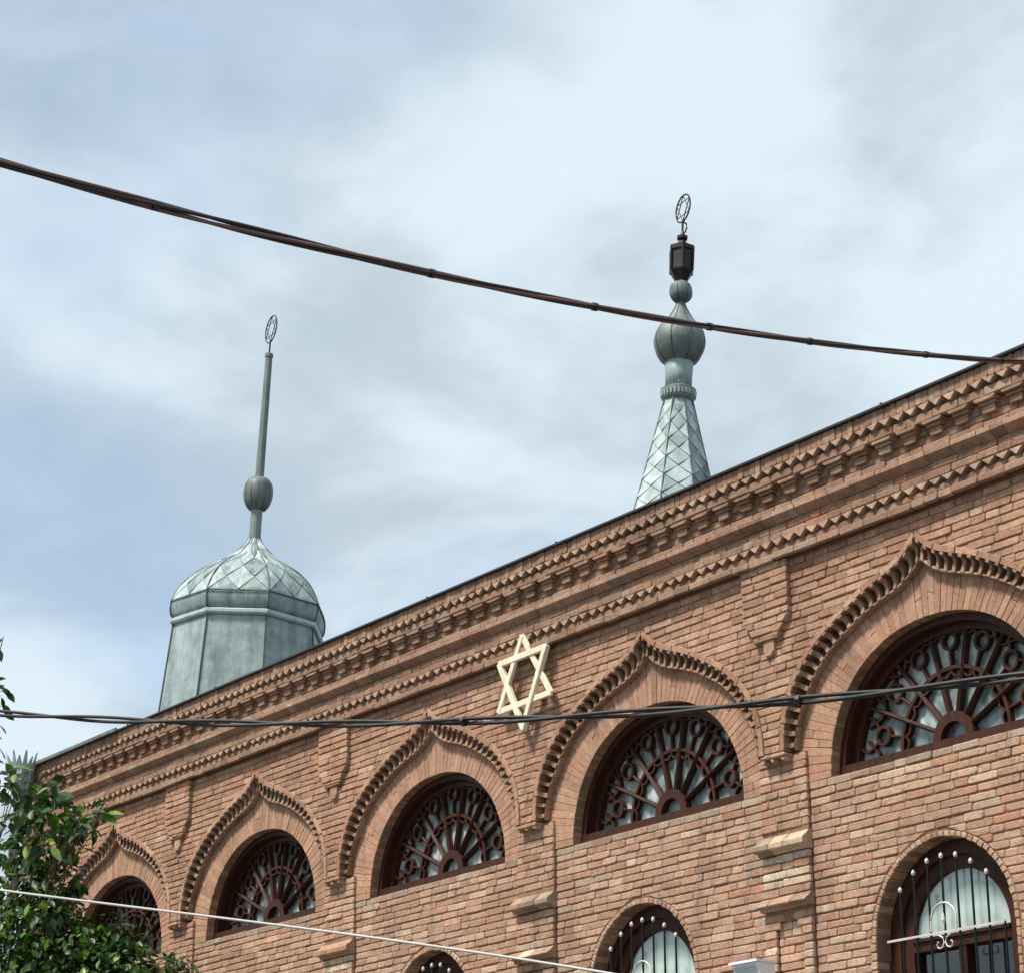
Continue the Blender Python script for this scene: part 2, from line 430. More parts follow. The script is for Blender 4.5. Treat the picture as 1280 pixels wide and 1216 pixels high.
# ---- spandrel slab above the hoods
lp = [(XL, 1.70), (XL, .25)]
for k in KS:
    lp += [(k*P+a, b) for a, b in hood(-1, DO)]+[(k*P+a, b) for a, b in hood(1, DO)[::-1][1:]]
lp += [(XR, .25), (XR, 1.70)]
mb = MB().add(*slab([lp], Y_SP+.0095, .0085), MORT)
upper = bpart('spandrel', mb, M['mortar'])
# ---- cornice body
mb = MB(); XC0 = XL-.06
mb.add(*box(XC0, XR, Y_FR+.012, .4, 1.702, 1.787), MORT); mb.add(*box(XC0, XR, -.108, .4, 1.7875, 1.8285), MORT); mb.add(*box(XC0, XR, Y_FR+.012, .4, 1.829, 2.242), MORT)
mb.add(*box(XC0-.05, XR, -.203, .4, 2.244, 2.315), MORT); mb.add(*box(XC0-.05, XR, -.172, .4, 2.3155, 2.3615), MORT)
mb.add(*box(XC0-.07, XR, -.226, .4, 2.362, 2.456), MORT)
cornice = bpart('cornice', mb, M['mortar'])
# sloping string course under the brackets: pieces
def run_pieces(x0, x1, prof, parent, name, zone, lens=(.245, .245, .245, .12), gap=.006, mtl='brick'):
    x = x0
    while x < x1-.03:
        l = rnd.choice(lens)*rnd.uniform(.96, 1.04); e = min(x+l, x1)
        j = rnd.uniform(-.0025, .0025); n = len(prof)
        v = [(x+gap/2, y+j*(y < -.13), z+rnd.uniform(-.001, .001)) for y, z in prof]+[(e-gap/2, y+j*(y < -.13), z+rnd.uniform(-.001, .001)) for y, z in prof]
        f = [tuple(range(n)), tuple(range(2*n-1, n-1, -1))]+[(i, n+i, n+(i+1) % n, (i+1) % n) for i in range(n)]
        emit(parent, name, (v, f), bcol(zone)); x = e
run_pieces(XC0, XR, [(-.125, 1.955), (-.144, 1.955), (-.150, 1.962), (-.196, 1.997), (-.200, 2.003), (-.198, 2.034), (-.190, 2.040), (-.125, 2.040)], cornice, 'moulding_brick', 'frieze')

# ---- generic brick filling of a row
def fill_row(parent, x0b, x1b, x0t, x1t, z0, z1, y, zone, depth=.03, name='brick', solo=None):
    if min(x1b-x0b, x1t-x0t) < .035: return
    x0, x1 = (x0b+x0t)/2, (x1b+x1t)/2
    xs = [x0]; x = x0-rnd.uniform(0, .2)
    while True:
        u = rnd.random(); x += (.247 if u < .58 else .125 if u < .86 else .187)*rnd.uniform(.94, 1.06)
        if x > x1-.05: break
        if x > x0+.05: xs.append(x)
    xs.append(x1)
    for i in range(len(xs)-1):
        a, b = xs[i], xs[i+1]
        ab, at_ = (x0b, x0t) if i == 0 else (a+JV, a+JV)
        bb, bt = (x1b, x1t) if i == len(xs)-2 else (b-JV, b-JV)
        dz = rnd.gauss(0, .0014)+wav((a+b)/2, z0); jy = rnd.gauss(0, .0026)
        poly = brick_poly(ab, bb, at_, bt, z0+dz, z1+dz)
        emit(parent, name, piece(poly, y+jy, y+depth, rnd.uniform(.004, .0085), .018), bcol(zone), solo)
def hood_x(z, side, dn, off):
    """|x| of the hood curve at height z on one side, None above the apex"""
    a = hood(side, dn)
    if z >= a[-1, 1]: return None
    return float(np.interp(z, a[:, 1], a[:, 0]))+(off if side > 0 else -off)

# spandrel rows
z = .256
while z < 1.66:
    z0, z1 = z, min(z+ROW-.0068, 1.672)
    edges = [(XL, XL)]
    for k in KS:
        o = .047
        lb, lt = hood_x(z0, -1, DO, o), hood_x(z1, -1, DO, o); rb, rt = hood_x(z0, 1, DO, o), hood_x(z1, 1, DO, o)
        if lb is None: continue
        if lt is None or z1 > 1.50: lt = lb*.5; rt = rb*.5
        edges += [(k*P+lb, k*P+lt), (k*P+rb, k*P+rt)]
    edges.append((XR, XR))
    for i in range(0, len(edges), 2):
        fill_row(upper, edges[i][0], edges[i+1][0], edges[i][1], edges[i+1][1], z0, z1, Y_SP, 'span')
    z += ROW
# lower wall rows
PIL = [((k+.5)*P-.258+.0, (k+.5)*P+.237) for k in range(-1, 6)]
row = 0; z = 0
while z > -2.2:
    z1, z0 = z-.003, z-ROW+.0038
    blk = [(a, a, b, b) for a, b in PIL]
    for cx in LWC.values():
        r = LWR+.038; q = []
        for zz_ in (z0, z1):
            q.append(r if zz_ < LWZ else (math.sqrt(r*r-(zz_-LWZ)**2) if zz_-LWZ < r else None))
        if q[0] is None: continue
        qt = q[1] if q[1] is not None else q[0]*.4
        blk.append((cx-q[0], cx-qt, cx+q[0], cx+qt))
    blk.sort(); cur = (XL, XL)
    for b in blk+[(XR, XR, XR, XR)]:
        fill_row(wall, cur[0]+.004, b[0]-.004, cur[1]+.004, b[1]-.004, z0, z1, 0.0, 'sill' if row == 0 else 'wall'); cur = (b[2], b[3])
    z -= ROW; row += 1

# ---- cornice courses
for z0, z1, y in ((1.675, 1.728, -.180), (1.736, 1.786, -.142), (1.830, 1.886, -.168), (1.894, 1.950, -.144), (2.046, 2.098, -.156), (2.105, 2.160, -.143), (2.168, 2.238, -.143)):
    fill_row(cornice, XC0, XR, XC0, XR, z0, z1, y, 'frieze', .04)
fill_row(cornice, XC0, XR, XC0, XR, 1.790, 1.826, -.116, 'frieze', .02)
fill_row(cornice, XC0-.05, XR, XC0-.05, XR, 2.248, 2.312, -.216, 'frieze', .02)
fill_row(cornice, XC0-.05, XR, XC0-.05, XR, 2.318, 2.359, -.182, 'frieze', .02)
TP = .1235
def teeth(ztop, zbot, yf, yb, x0):
    x = x0
    while x < XR-.1:
        w = TP*.5-.003; j = lambda: rnd.uniform(-.003, .003)
        poly = [(x-w+j(), ztop), (x-.006+j(), zbot+j()), (x+.006+j(), zbot+j()), (x+w+j(), ztop)]
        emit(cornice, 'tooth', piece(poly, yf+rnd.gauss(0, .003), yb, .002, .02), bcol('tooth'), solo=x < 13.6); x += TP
teeth(2.362, 2.316, -.242, -.175, XC0+.02+((12.540-XC0-.02) % TP))
teeth(1.829, 1.784, -.168, -.11, XC0+.04+((12.415-XC0-.04) % TP))
# soldier course
x = XC0-.07
while x < XR-.05:
    w = .062*rnd.uniform(.93, 1.07)
    poly = brick_poly(x+.001, x+w-.0015, x+.001, x+w-.0015, 2.364+rnd.uniform(-.004, .004), 2.456)
    emit(cornice, 'soldier_brick', piece(poly, -.240+rnd.gauss(0, .0025), -.215, .002, .02), bcol('frieze'), solo=x < 13.6); x += w
# brackets
x = XC0+.1+((12.585-XC0-.1) % (2*TP))
while x < XR-.2:
    c = bcol('frieze'); mbk = MB()
    for w, z0, z1, y in ((.058, 2.138, 2.192, -.180), (.066, 2.1935, 2.2155, -.197), (.084, 2.217, 2.2435, -.217)):
        q = brick_poly(x-w, x+w, x-w-(.016 if w > .06 else 0), x+w+(.016 if w > .06 else 0), z0, z1)
        mbk.add(*piece(q, y+rnd.gauss(0, .002), -.13, .004, .02))
    emit(cornice, 'bracket', (mbk.v, mbk.f), c, solo=x < 13.6); x += 2*TP

# ---- arches: hood edge, dentils, voussoir ring
for k in KS:
    main = k in (1, 2, 3, 4)
    mb = MB(); n = 60
    ths = [math.pi*i/n for i in range(n+1)]
    outp = [(k*P+(hood_r(t)+.02)*math.cos(t), (hood_r(t)+.02)*math.sin(t)) for t in ths]
    inp = [(k*P+(open_r(t)+.004)*math.cos(t), (open_r(t)+.004)*math.sin(t)) for t in ths]
    mb.add(*band(outp, inp, .007, .083), MORT)
    arch = bpart('arch', mb, M['mortar'])
    # voussoirs
    arcl = [0]; op = opening(400)
    for i in range(400): arcl.append(arcl[-1]+math.hypot(op[i+1][0]-op[i][0], op[i+1][1]-op[i][1]))
    nv = int(arcl[-1]/.052); 
    for i in range(nv):
        t0 = math.pi*np.interp((i+.025)/nv*arcl[-1], arcl, range(401))/400; t1 = math.pi*np.interp((i+.975)/nv*arcl[-1], arcl, range(401))/400
        ra0, ra1 = open_r(t0), open_r(t1); rb0, rb1 = hood_r(t0)+.012, hood_r(t1)+.012
        cuts = [(0, 1)] if (rnd.random() < .78 or not main) else ([(0, .42), (.435, 1)] if i % 2 else [(0, .60), (.615, 1)])
        for a, b in cuts:
            q = [(k*P+(ra0+(rb0-ra0)*s)*math.cos(t0), (ra0+(rb0-ra0)*s)*math.sin(t0)) for s in (a, b)]+[(k*P+(ra1+(rb1-ra1)*s)*math.cos(t1), (ra1+(rb1-ra1)*s)*math.sin(t1)) for s in (b, a)]
            # soften: jitter
            q = [(u+rnd.uniform(-.0015, .0015), v+rnd.uniform(-.0015, .0015)) for u, v in q]
            emit(arch, 'voussoir', piece(q, rnd.gauss(0, .0012), .084, .0022, .008), bcol('ring'), solo=main)
    for side in (-1, 1):
        O, I = hood(side, DO), hood(side, DI); O[:, 0] += k*P; I[:, 0] += k*P
        def lerp(A, t): 
            f = t*(len(A)-1); i = min(int(f), len(A)-2); return A[i]+(A[i+1]-A[i])*(f-i)
        L = np.sum(np.hypot(*np.diff(O, axis=0).T)); nd_ = int(L/.088)
        prof = [(.0, -.003), (.0, -.098), (.03, -.1045), (.17, -.105), (.21, -.090), (.26, -.064), (.40, -.054), (.60, -.054), (.78, -.060), (.93, -.064), (.99, -.056), (.99, -.003)]
        for i in range(nd_):
            t = (i+.5)/nd_; o, ii = lerp(O, t), lerp(I, t); tg = lerp(O, min(t+.01, 1))-lerp(O, max(t-.01, 0)); tg /= np.hypot(*tg)
            w = .0172*rnd.uniform(.85, 1.15); jj = rnd.uniform(-.004, .004); v = []
            for sg in (-1, 1):
                for s, y in prof:
                    tap = 1-.12*s; q = o+(ii-o)*s+tg*sg*w*tap; v.append((q[0], y+jj*(y < -.02), q[1]))
            m = len(prof); f = [tuple(range(m)), tuple(range(2*m-1, m-1, -1))]+[(a, m+a, m+(a+1) % m, (a+1) % m) for a in range(m)]
            emit(arch, 'dentil', (v, f), bcol('frieze'), solo=k < 5)  # darker frieze tint: grime plus the dentils' unlit shade put into their colour
        # outer edge bricks on the spandrel face
        ne = int(L/.20)
        for i in range(ne):
            q1 = []; q2 = []
            for s in (0, .33, .66, 1):
                t = (i+.02+.96*s)/ne; a = lerp(O, t); tg = lerp(O, min(t+.012, 1))-lerp(O, max(t-.012, 0)); tg /= np.hypot(*tg)
                nn = np.array([tg[1], -tg[0]])*(1 if side > 0 else -1)
                if a[1]+nn[1] < a[1]: nn = nn if abs(nn[0]) > .9 else -nn
                wd = .041
                if t > .93: nn = np.array([0.25*side, 1.0])/1.03
                q1.append(tuple(a-nn*.004)); q2.append(tuple(a+nn*wd))
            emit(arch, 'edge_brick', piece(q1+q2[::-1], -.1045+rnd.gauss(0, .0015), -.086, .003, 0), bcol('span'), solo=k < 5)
        # inner moulding under the dentils
        for i in range(ne):
            v = []; nseg = 5
            pr = [(.80, -.002), (.81, -.034), (.86, -.050), (.95, -.056), (1.0, -.050), (1.0, -.002)]
            for s in range(nseg):
                t = (i+.015+.97*s/(nseg-1))/ne; o, ii = lerp(O, t), lerp(I, t)
                for ss, y in pr:
                    q = o+(ii-o)*ss; v.append((q[0], y, q[1]))
            m = len(pr); f = [tuple(range(m)), tuple(range(nseg*m-1, (nseg-1)*m-1, -1))]
            for s in range(nseg-1): f += [(s*m+a, (s+1)*m+a, (s+1)*m+(a+1) % m, s*m+(a+1) % m) for a in range(m)]
            emit(arch, 'moulding_brick', (v, f), bcol('frieze'), solo=k < 5)

# ---- pilasters, consoles, ledges
for i, (a, b) in enumerate(PIL):
    kk = i-.5; cx = kk*P
    if b > 17: continue
    mb = MB().add(*box(a+.004, b-.004, -.0205, .0085, GZ, -1.372), MORT).add(*box(a+.004, b-.004, -.0205, .0085, -.94, .235), MORT).add(*box(a+.004, cx-.15, -.0205, .0085, -1.3715, -.9405), MORT).add(*box(cx+.15, b-.004, -.0205, .0085, -1.3715, -.9405), MORT)
    pl = bpart('pilaster', mb, M['mortar'])
    z = .23; r_ = 0
    while z > -2.2:
        z1, z0 = z-.003, z-ROW+.0038
        blocked = (-.475 < z0 < -.345) or (-.875 < z0 < -.785) or (-.475 < z1 < -.35) or (-.875 < z1 < -.79)
        if not blocked:
            zone = 'wall' if z0 > -.3 or rnd.random() < .6 else 'pale'
            y = -.030 if z0 > -.36 else -.036
            hole = None
            if -1.36 < z0 < -.93:     # stepped niche
                hw = .045 if z0 > -.99 else .09 if z0 > -1.05 else .14
                fill_row(pl, cx-.14, cx+.14, cx-.14, cx+.14, z0, z1, -.002, 'wall', .012); fill_row(pl, a, cx-hw, a, cx-hw, z0, z1, y, zone, .03); fill_row(pl, cx+hw, b, cx+hw, b, z0, z1, y, zone, .03)
            else: fill_row(pl, a, b, a, b, z0, z1, y, zone, .03)
        z -= ROW; r_ += 1
    for zt, zb in ((-.345, -.47), (-.785, -.872)):
        prf = [(-.005, zt+.016), (-.037, zt+.006), (-.062, zt-.022), (-.094, zt-.046), (-.103, zt-.056), (-.102, zb+.036), (-.092, zb+.026), (-.058, zb+.022), (-.054, zb+.002), (-.005, zb)]
        x = a-.012
        for xe in (a+rnd.uniform(.10, .16), a+rnd.uniform(.26, .36), b+.014):
            n = len(prf); jj = rnd.uniform(-.005, .005)
            v = [(x+.002, y+jj, zz2+rnd.uniform(-.003, .003)) for y, zz2 in prf]+[(xe-.002, y+jj, zz2+rnd.uniform(-.003, .003)) for y, zz2 in prf]
            f = [tuple(range(n)), tuple(range(2*n-1, n-1, -1))]+[(q, n+q, n+(q+1) % n, (q+1) % n) for q in range(n)]
            emit(pl, 'ledge_brick', (v, f), bcol(rnd.choice(('pale', 'wall', 'sill'))), solo=True); x = xe
    # console under the spandrel wedge
    x0, x1 = cx-3.0+1.5+1.375*SXR-.0, cx+1.5-1.375*SXL
    x0 = cx-1.5+1.375*SXR; x1 = cx+1.5-1.375*SXL
    fill_row(pl, x0-.002, x1+.01, x0-.002, x1+.01, .216, .2475, -.106, 'span', .10, name='console_brick', solo=True)
    for q in range(3):
        xx = x0+.02+(x1-x0-.04)*q/2
        emit(pl, 'console_tooth', piece([(xx-.02, .214), (xx-.014, .190), (xx+.014, .190), (xx+.02, .214)], -.096, -.03, .003, .02), bcol('tooth'), solo=True)

# ---- pendants hanging from the frieze
for kk in (-.5, .5, 1.5, 3.5, 4.5):
    cx = kk*P
    prof = [(cx-.245, 1.674), (cx-.245, 1.256), (cx-.175, 1.18), (cx-.150, 1.118), (cx+.125, 1.118), (cx+.15, 1.18), (cx+.235, 1.256), (cx+.235, 1.674)]
    mb = MB().add(*slab([prof], Y_FR+.012, Y_SP+.012), MORT)
    pd = bpart('pendant', mb, M['mortar'])
    z = 1.674
    while z > 1.13:
        z1, z0 = z-.003, max(z-ROW+.0038, 1.112)
        w = lambda zz_: .248 if zz_ > 1.252 else np.interp(zz_, [1.11, 1.18, 1.252], [.138, .165, .235])
        fill_row(pd, cx-w(z0)-.008, cx+w(z0)-.008, cx-w(z1)-.008, cx+w(z1)-.008, z0, z1, Y_FR, 'span', .045)
        z -= ROW
    emit(pd, 'drop', piece([(cx-.055, 1.10), (cx-.055, 1.01), (cx-.03, .975), (cx+.03, .975), (cx+.058, 1.01), (cx+.058, 1.10)], -.128, -.09, .006, .02), bcol('span'), solo=True)
    emit(pd, 'drop', piece(brick_poly(cx-.15, cx+.12, cx-.15, cx+.12, 1.098, 1.112), -.142, -.09, .004, .0), bcol('span'), solo=True)

# ---- corner quoin strip at the far end
mb = MB().add(*box(XL-.03, XL+.42, -.128, .4, GZ, 1.70), MORT)
qn = bpart('corner_pier', mb, M['mortar'])
z = 1.67
while z > -.9:
    fill_row(qn, XL-.04, XL+.43, XL-.04, XL+.43, z-ROW+.0038, z-.003, -.14, 'span', .03); z -= ROW

# ---- lower-window arch bricks
LW_ARCH = {}
for k, cx in LWC.items():
    mb = MB(); n = 24
    o1 = [(cx-(LWR+.033)*math.cos(math.pi*i/n), LWZ+(LWR+.033)*math.sin(math.pi*i/n)) for i in range(n+1)]
    i1 = [(cx-(LWR+.004)*math.cos(math.pi*i/n), LWZ+(LWR+.004)*math.sin(math.pi*i/n)) for i in range(n+1)]
    mb.add(*band(o1, i1, .008, .13), MORT)
    ar = bpart('window_arch', mb, M['mortar'])
    nv = 38
    for i in range(nv):
        t0, t1 = math.pi*(i+.06)/nv, math.pi*(i+.94)/nv
        ex = rnd.uniform(-.003, .005)
        q = [(cx-r*math.cos(t), LWZ+r*math.sin(t)) for r, t in ((LWR-ex, t0), (LWR+.036, t0), (LWR+.036, t1), (LWR-ex, t1))]
        emit(ar, 'arch_brick', piece(q, rnd.gauss(-.001, .002), .135, .005, .02), bcol('wall'), solo=k in (2, 3, 4))
    z = LWZ                                                   # jamb bricks
    while z > -2.2:
        for sx in (-1, 1):
            q = brick_poly(*( (cx-LWR-.058, cx-LWR, cx-LWR-.058, cx-LWR) if sx < 0 else (cx+LWR, cx+LWR+.036, cx+LWR, cx+LWR+.036)), z-ROW+.0038, z-.003)
            emit(ar, 'jamb_brick', piece(q, rnd.gauss(0, .002), .135, .005, .02), bcol('wall'), solo=k in (2, 3, 4) and z > -1.7)
        z -= ROW

# ---- build the pieces: the 300 bricks that show largest are objects, the rest joined
def area_px(vf):
    p = [pix(v) for v in vf[0]]; xs = [a[0] for a in p]; ys = [a[1] for a in p]
    if max(xs) < 0 or min(xs) > 1280 or max(ys) < 0 or min(ys) > 1216: return 0
    n = len(vf[0])//3; q = p[:n]; return abs(area2(q))/2
cand = sorted(((area_px(pc[2]), i) for i, pc in enumerate(PIECES) if pc[1] == 'brick'), reverse=True)
top300 = {i for a, i in cand[:300]}
cand2 = sorted(((area_px(pc[2]), i) for i, pc in enumerate(PIECES) if pc[1] == 'moulding_brick'), reverse=True)
top300 |= {i for a, i in cand2[:220] if a > 0}
cand3 = sorted(((area_px(pc[2]), i) for i, pc in enumerate(PIECES) if pc[1] == 'voussoir'), reverse=True)
top300 |= {i for a, i in cand3[:295] if a > 0}
joined = {}
for i, (par, name, vf, col, solo, mtl) in enumerate(PIECES):
    if (i in top300) if name in ('brick', 'moulding_brick', 'voussoir') else solo:
        v = np.array([tuple(q) for q in vf[0]]); c = v.mean(0)
        mb = MB().add([tuple(q-c) for q in v], vf[1], col)
        link(name, mb.mesh(name, M[mtl]), par, c)
    else:
        joined.setdefault((par.name, name), MB()).add([tuple(q) for q in vf[0]], vf[1], col)
for (pn, name), mb in joined.items():
    o = mb.build({'brick': 'brickwork'}.get(name, name+'_row'), M['brick'], bpy.data.objects[pn]); tag(o, kind='stuff')

# ---- roof, flashing
mb = MB()
pr = [(-.27, 2.458), (-.27, 2.474), (-.24, 2.480), (4.5, 3.05), (DEPTH+.3, 2.470), (DEPTH+.3, 2.446)]
n = len(pr); x0, x1 = XC0-.12, XR+.2
mb.add([(x0, y, z) for y, z in pr]+[(x1, y, z) for y, z in pr], [tuple(range(n)), tuple(range(2*n-1, n-1, -1))]+[(i, n+i, n+(i+1) % n, (i+1) % n) for i in range(n)])
roof = bpart('roof', mb, M['flash'])
x = x0+.9
while x < x1:
    s = MB().add(*box(x-.006, x+.006, -.274, -.24, 2.455, 2.484)); s.build('sheet_seam', M['seam'], roof); x += 1.9
# ---- lunette windows
HZ = .102                                              # height of the fan's centre above the sill
def ring_poly(cx, cz, r, n=20, a0=0, a1=2*math.pi): return [(cx+r*math.cos(a0+(a1-a0)*i/n), cz+r*math.sin(a0+(a1-a0)*i/n)) for i in range(n+1)]
def scaled(s, zmin): return [(a*s, max(b*s, 0)+0) for a, b in opening(40)]
def bar2(p, q, w, y0, y1):
    p, q = Vector((p[0], p[1])), Vector((q[0], q[1])); t = (q-p).normalized(); n_ = Vector((-t.y, t.x))*w/2
    return piece([tuple(p-n_), tuple(q-n_), tuple(q+n_), tuple(p+n_)], y0, y1, .004)
def curve2(pts, w, y0, y1):
    o = []; i_ = []
    for a in range(len(pts)):
        p, q = np.array(pts[max(a-1, 0)]), np.array(pts[min(a+1, len(pts)-1)]); t = (q-p)/np.hypot(*(q-p)); n_ = np.array([-t[1], t[0]])*w/2
        o.append(tuple(np.array(pts[a])+n_)); i_.append(tuple(np.array(pts[a])-n_))
    v, f = band(o, i_, y0, y1); return v, f
def lunette_meshes():
    Ls = []
    def A(name, vfs, m, smooth=False):
        mb = MB()
        for vf in vfs: mb.add(*vf)
        Ls.append((name, mb.mesh(name, M[m], smooth)))
    A('frame', [band(scaled(.996, 0), scaled(.945, 0), .085, .30), (box(-1.02, 1.02, .080, .30, .001, .082))], 'wood')
    A('inner_frame', [band([(a, max(b, .083)) for a, b in scaled(.9445, 0)], [(a, max(b, .083)) for a, b in scaled(.895, 0)], .165, .295), box(-.92, .92, .160, .29, .083, .104)], 'wood')
    Ro = lambda th: .895*open_r(th)+.0
    y0, y1 = .178, .218
    A('hub', [band(ring_poly(0, HZ, .19, 18, 0, math.pi), ring_poly(0, HZ, .118, 18, 0, math.pi), y0-.015, y1)], 'wood')
    RM, RC, rc = .50, .695, .062
    def reach(th):                                    # distance from fan centre to frame
        lo, hi = .3, 1.1
        for _ in range(30):
            m_ = (lo+hi)/2; x_, z_ = m_*math.cos(th), HZ+m_*math.sin(th)
            if math.hypot(x_, z_) < Ro(math.atan2(z_, x_)): lo = m_
            else: hi = m_
        return lo
    pt = lambda r, th: (r*math.cos(th), HZ+r*math.sin(th))
    for i in range(1, 7):
        th = math.pi*i/7; A('spoke', [bar2(pt(.185, th), pt(reach(th)+.01, th), .030, y0-.008, y1), bar2(pt(.185, th), pt(reach(th)+.01, th), .010, y0-.016, y0)], 'wood')
    A('fan_arc', [band(ring_poly(0, HZ, RM+.013, 36, 0, math.pi), ring_poly(0, HZ, RM-.013, 36, 0, math.pi), y0, y1)], 'wood')
    for i in range(7):
        th = math.pi*(i+.5)/7; c = pt(RC, th); d = math.pi/7
        A('rosette', [band(ring_poly(c[0], c[1], rc+.012, 18)[:-1], ring_poly(c[0], c[1], rc-.010, 18)[:-1], y0, y1, True)], 'wood')
        A('stem', [bar2(pt(RM, th), pt(RC-rc, th), .020, y0+.003, y1)], 'wood')
        fk = []
        for sg in (-1, 1):
            pts = []
            for u in np.linspace(0, 1, 8):
                a_ = th+sg*d*(.10+.34*math.sin(u*math.pi/2)*(1-.55*u*u)) ; pts.append(pt(RC+rc*.55+(reach(th)-RC-rc*.55+.01)*u, a_))
            fk.append(curve2(pts, .018, y0+.003, y1))
            pts = []
            for u in np.linspace(0, 1, 8):
                a_ = th+sg*d*(.5-.38*u**1.6); pts.append(pt(RC+.055+.10*u-.06*math.sin(u*math.pi), a_))
            fk.append(curve2(pts, .014, y0+.005, y1))
        A('fork', fk, 'wood')
        sc_ = []
        for sg in (-1, 1):
            c2 = pt(RM-.006, th+sg*d*.25); pts = [(c2[0]+.055*math.cos(th+math.pi+(a-.5)*math.pi), c2[1]+.055*math.sin(th+math.pi+(a-.5)*math.pi)) for a in np.linspace(0, 1, 9)]
            sc_.append(curve2(pts, .014, y0+.004, y1))
        A('scallop', sc_, 'wood')
    A('pane', [slab([[(a*.92, max(b*.92, .09)) for a, b in opening(40)]], .224, .229)], 'frosted')
    # curtain: gently folded cloth behind the glass
    v = []; f = []; nx, nz = 70, 8
    for j in range(nz+1):
        for i in range(nx+1):
            x_ = -1.05+2.1*i/nx; v.append((x_, .315+.016*math.sin(x_*26+.8*math.sin(j*.9))+.008*math.sin(x_*61+j*.3), .0+1.0*j/nz))
    for j in range(nz):
        for i in range(nx): f.append((j*(nx+1)+i, j*(nx+1)+i+1, (j+1)*(nx+1)+i+1, (j+1)*(nx+1)+i))
    A('curtain', [(v, f)], 'cloth2', True)
    return Ls
LM = lunette_meshes()
for k in KS:
    nm, me = LM[0]
    wn = empty('fan_window', (0, 0, 0)); wn.parent = bld; wn.location = Vector((k*P, 0, 0))-bld.location
    for nm, me in LM: link(nm, me, wn)
# ---- lower windows with grilles
def lower_meshes():
    Ls = []
    def A(name, vfs, m, smooth=False):
        mb = MB()
        for vf in vfs: mb.add(*vf)
        Ls.append((name, mb.mesh(name, M[m], smooth)))
    def arcband(ro, ri, y0, y1, bot):
        n = 24
        def c(r): return [(-r, bot)]+[(-r*math.cos(math.pi*i/n), r*math.sin(math.pi*i/n)) for i in range(n+1)]+[(r, bot)]
        return band(c(ro), c(ri), y0, y1)
    BOT = -1.87
    A('frame', [arcband(LWR-.002, .53, .137, .33, BOT)], 'wood')
    A('inner_frame', [arcband(.529, .44, .170, .32, BOT)], 'wood')
    A('transom', [box(-.439, .439, .166, .30, -.075, .015), box(-.439, .439, .150, .166, -.01, .012)], 'wood')
    A('mullion', [box(-.035, .035, .172, .30, BOT, -.076)], 'wood')
    n = 24
    A('pane', [slab([[(.445*math.cos(math.pi*i/n), .015+.445*math.sin(math.pi*i/n)*.985) for i in range(n+1)]], .196, .200)], 'glass')
    A('casement_pane', [box(-.44, -.036, .226, .230, BOT, -.076)], 'glass'); A('casement_pane', [box(.036, .44, .226, .230, BOT, -.076)], 'glass')
    v = []; f = []; nx = 50
    for j in range(9):
        for i in range(nx+1):
            x_ = -.5+1.0*i/nx; v.append((x_, .216+.006*math.sin(j*2.1+x_*2), -.03+.52*j/8+.012*math.sin(x_*5)))
    for j in range(8):
        for i in range(nx): f.append((j*(nx+1)+i, j*(nx+1)+i+1, (j+1)*(nx+1)+i+1, (j+1)*(nx+1)+i))
    A('blind', [(v, f)], 'cloth', True)
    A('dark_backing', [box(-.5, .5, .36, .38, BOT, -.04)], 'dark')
    # grille
    top = {-4: -.13, -3: .317, -2: .415, -1: .476, 0: .491, 1: .479, 2: .416, 3: .326, 4: -.0}
    for i in range(-4, 5):
        x_ = i*.131
        A('bar', [tube([(x_, .02, BOT+.05), (x_, .02, -.4), (x_, .02, top[i])], .0085, 6)], 'iron')
        if abs(i) < 4: A('bar_tip', [lathe([(.002, top[i]-.012), (.012, top[i]), (.0155, top[i]+.013), (.011, top[i]+.028), (.001, top[i]+.036)], 8, x_, .02)], 'pale_iron')
    A('rail', [box(-.53, .53, .008, .014, -.010, .005)], 'pale_iron')
    A('rail', [box(-.53, .53, .008, .014, -1.2, -1.17)], 'pale_iron')
    arc = [(.115*math.cos(a), .008, .075+.115*math.sin(a)) for a in np.linspace(0, math.pi, 15)]
    A('scroll', [tube([(.115, .008, .012)]+arc+[(-.115, .008, .012)], .0075, 6)]+
      [tube([(sg*(.05+(.055-.0055*q)*math.cos(q*.75+math.pi/2)), .008, -.075+(.055-.0055*q)*math.sin(q*.75+math.pi/2)) for q in range(9)], .006, 5) for sg in (-1, 1)]+
      [lathe([(.004, .012), (.007, .05), (.014, .075), (.009, .10), (.002, .125)], 8, 0, .008)], 'pale_iron')
    return Ls
WM = lower_meshes()
for k, cx in LWC.items():
    wn = empty('arched_window', (0, 0, 0)); wn.parent = bld; wn.location = Vector((cx, 0, LWZ))-bld.location
    for nm, me in WM: link(nm, me, wn)

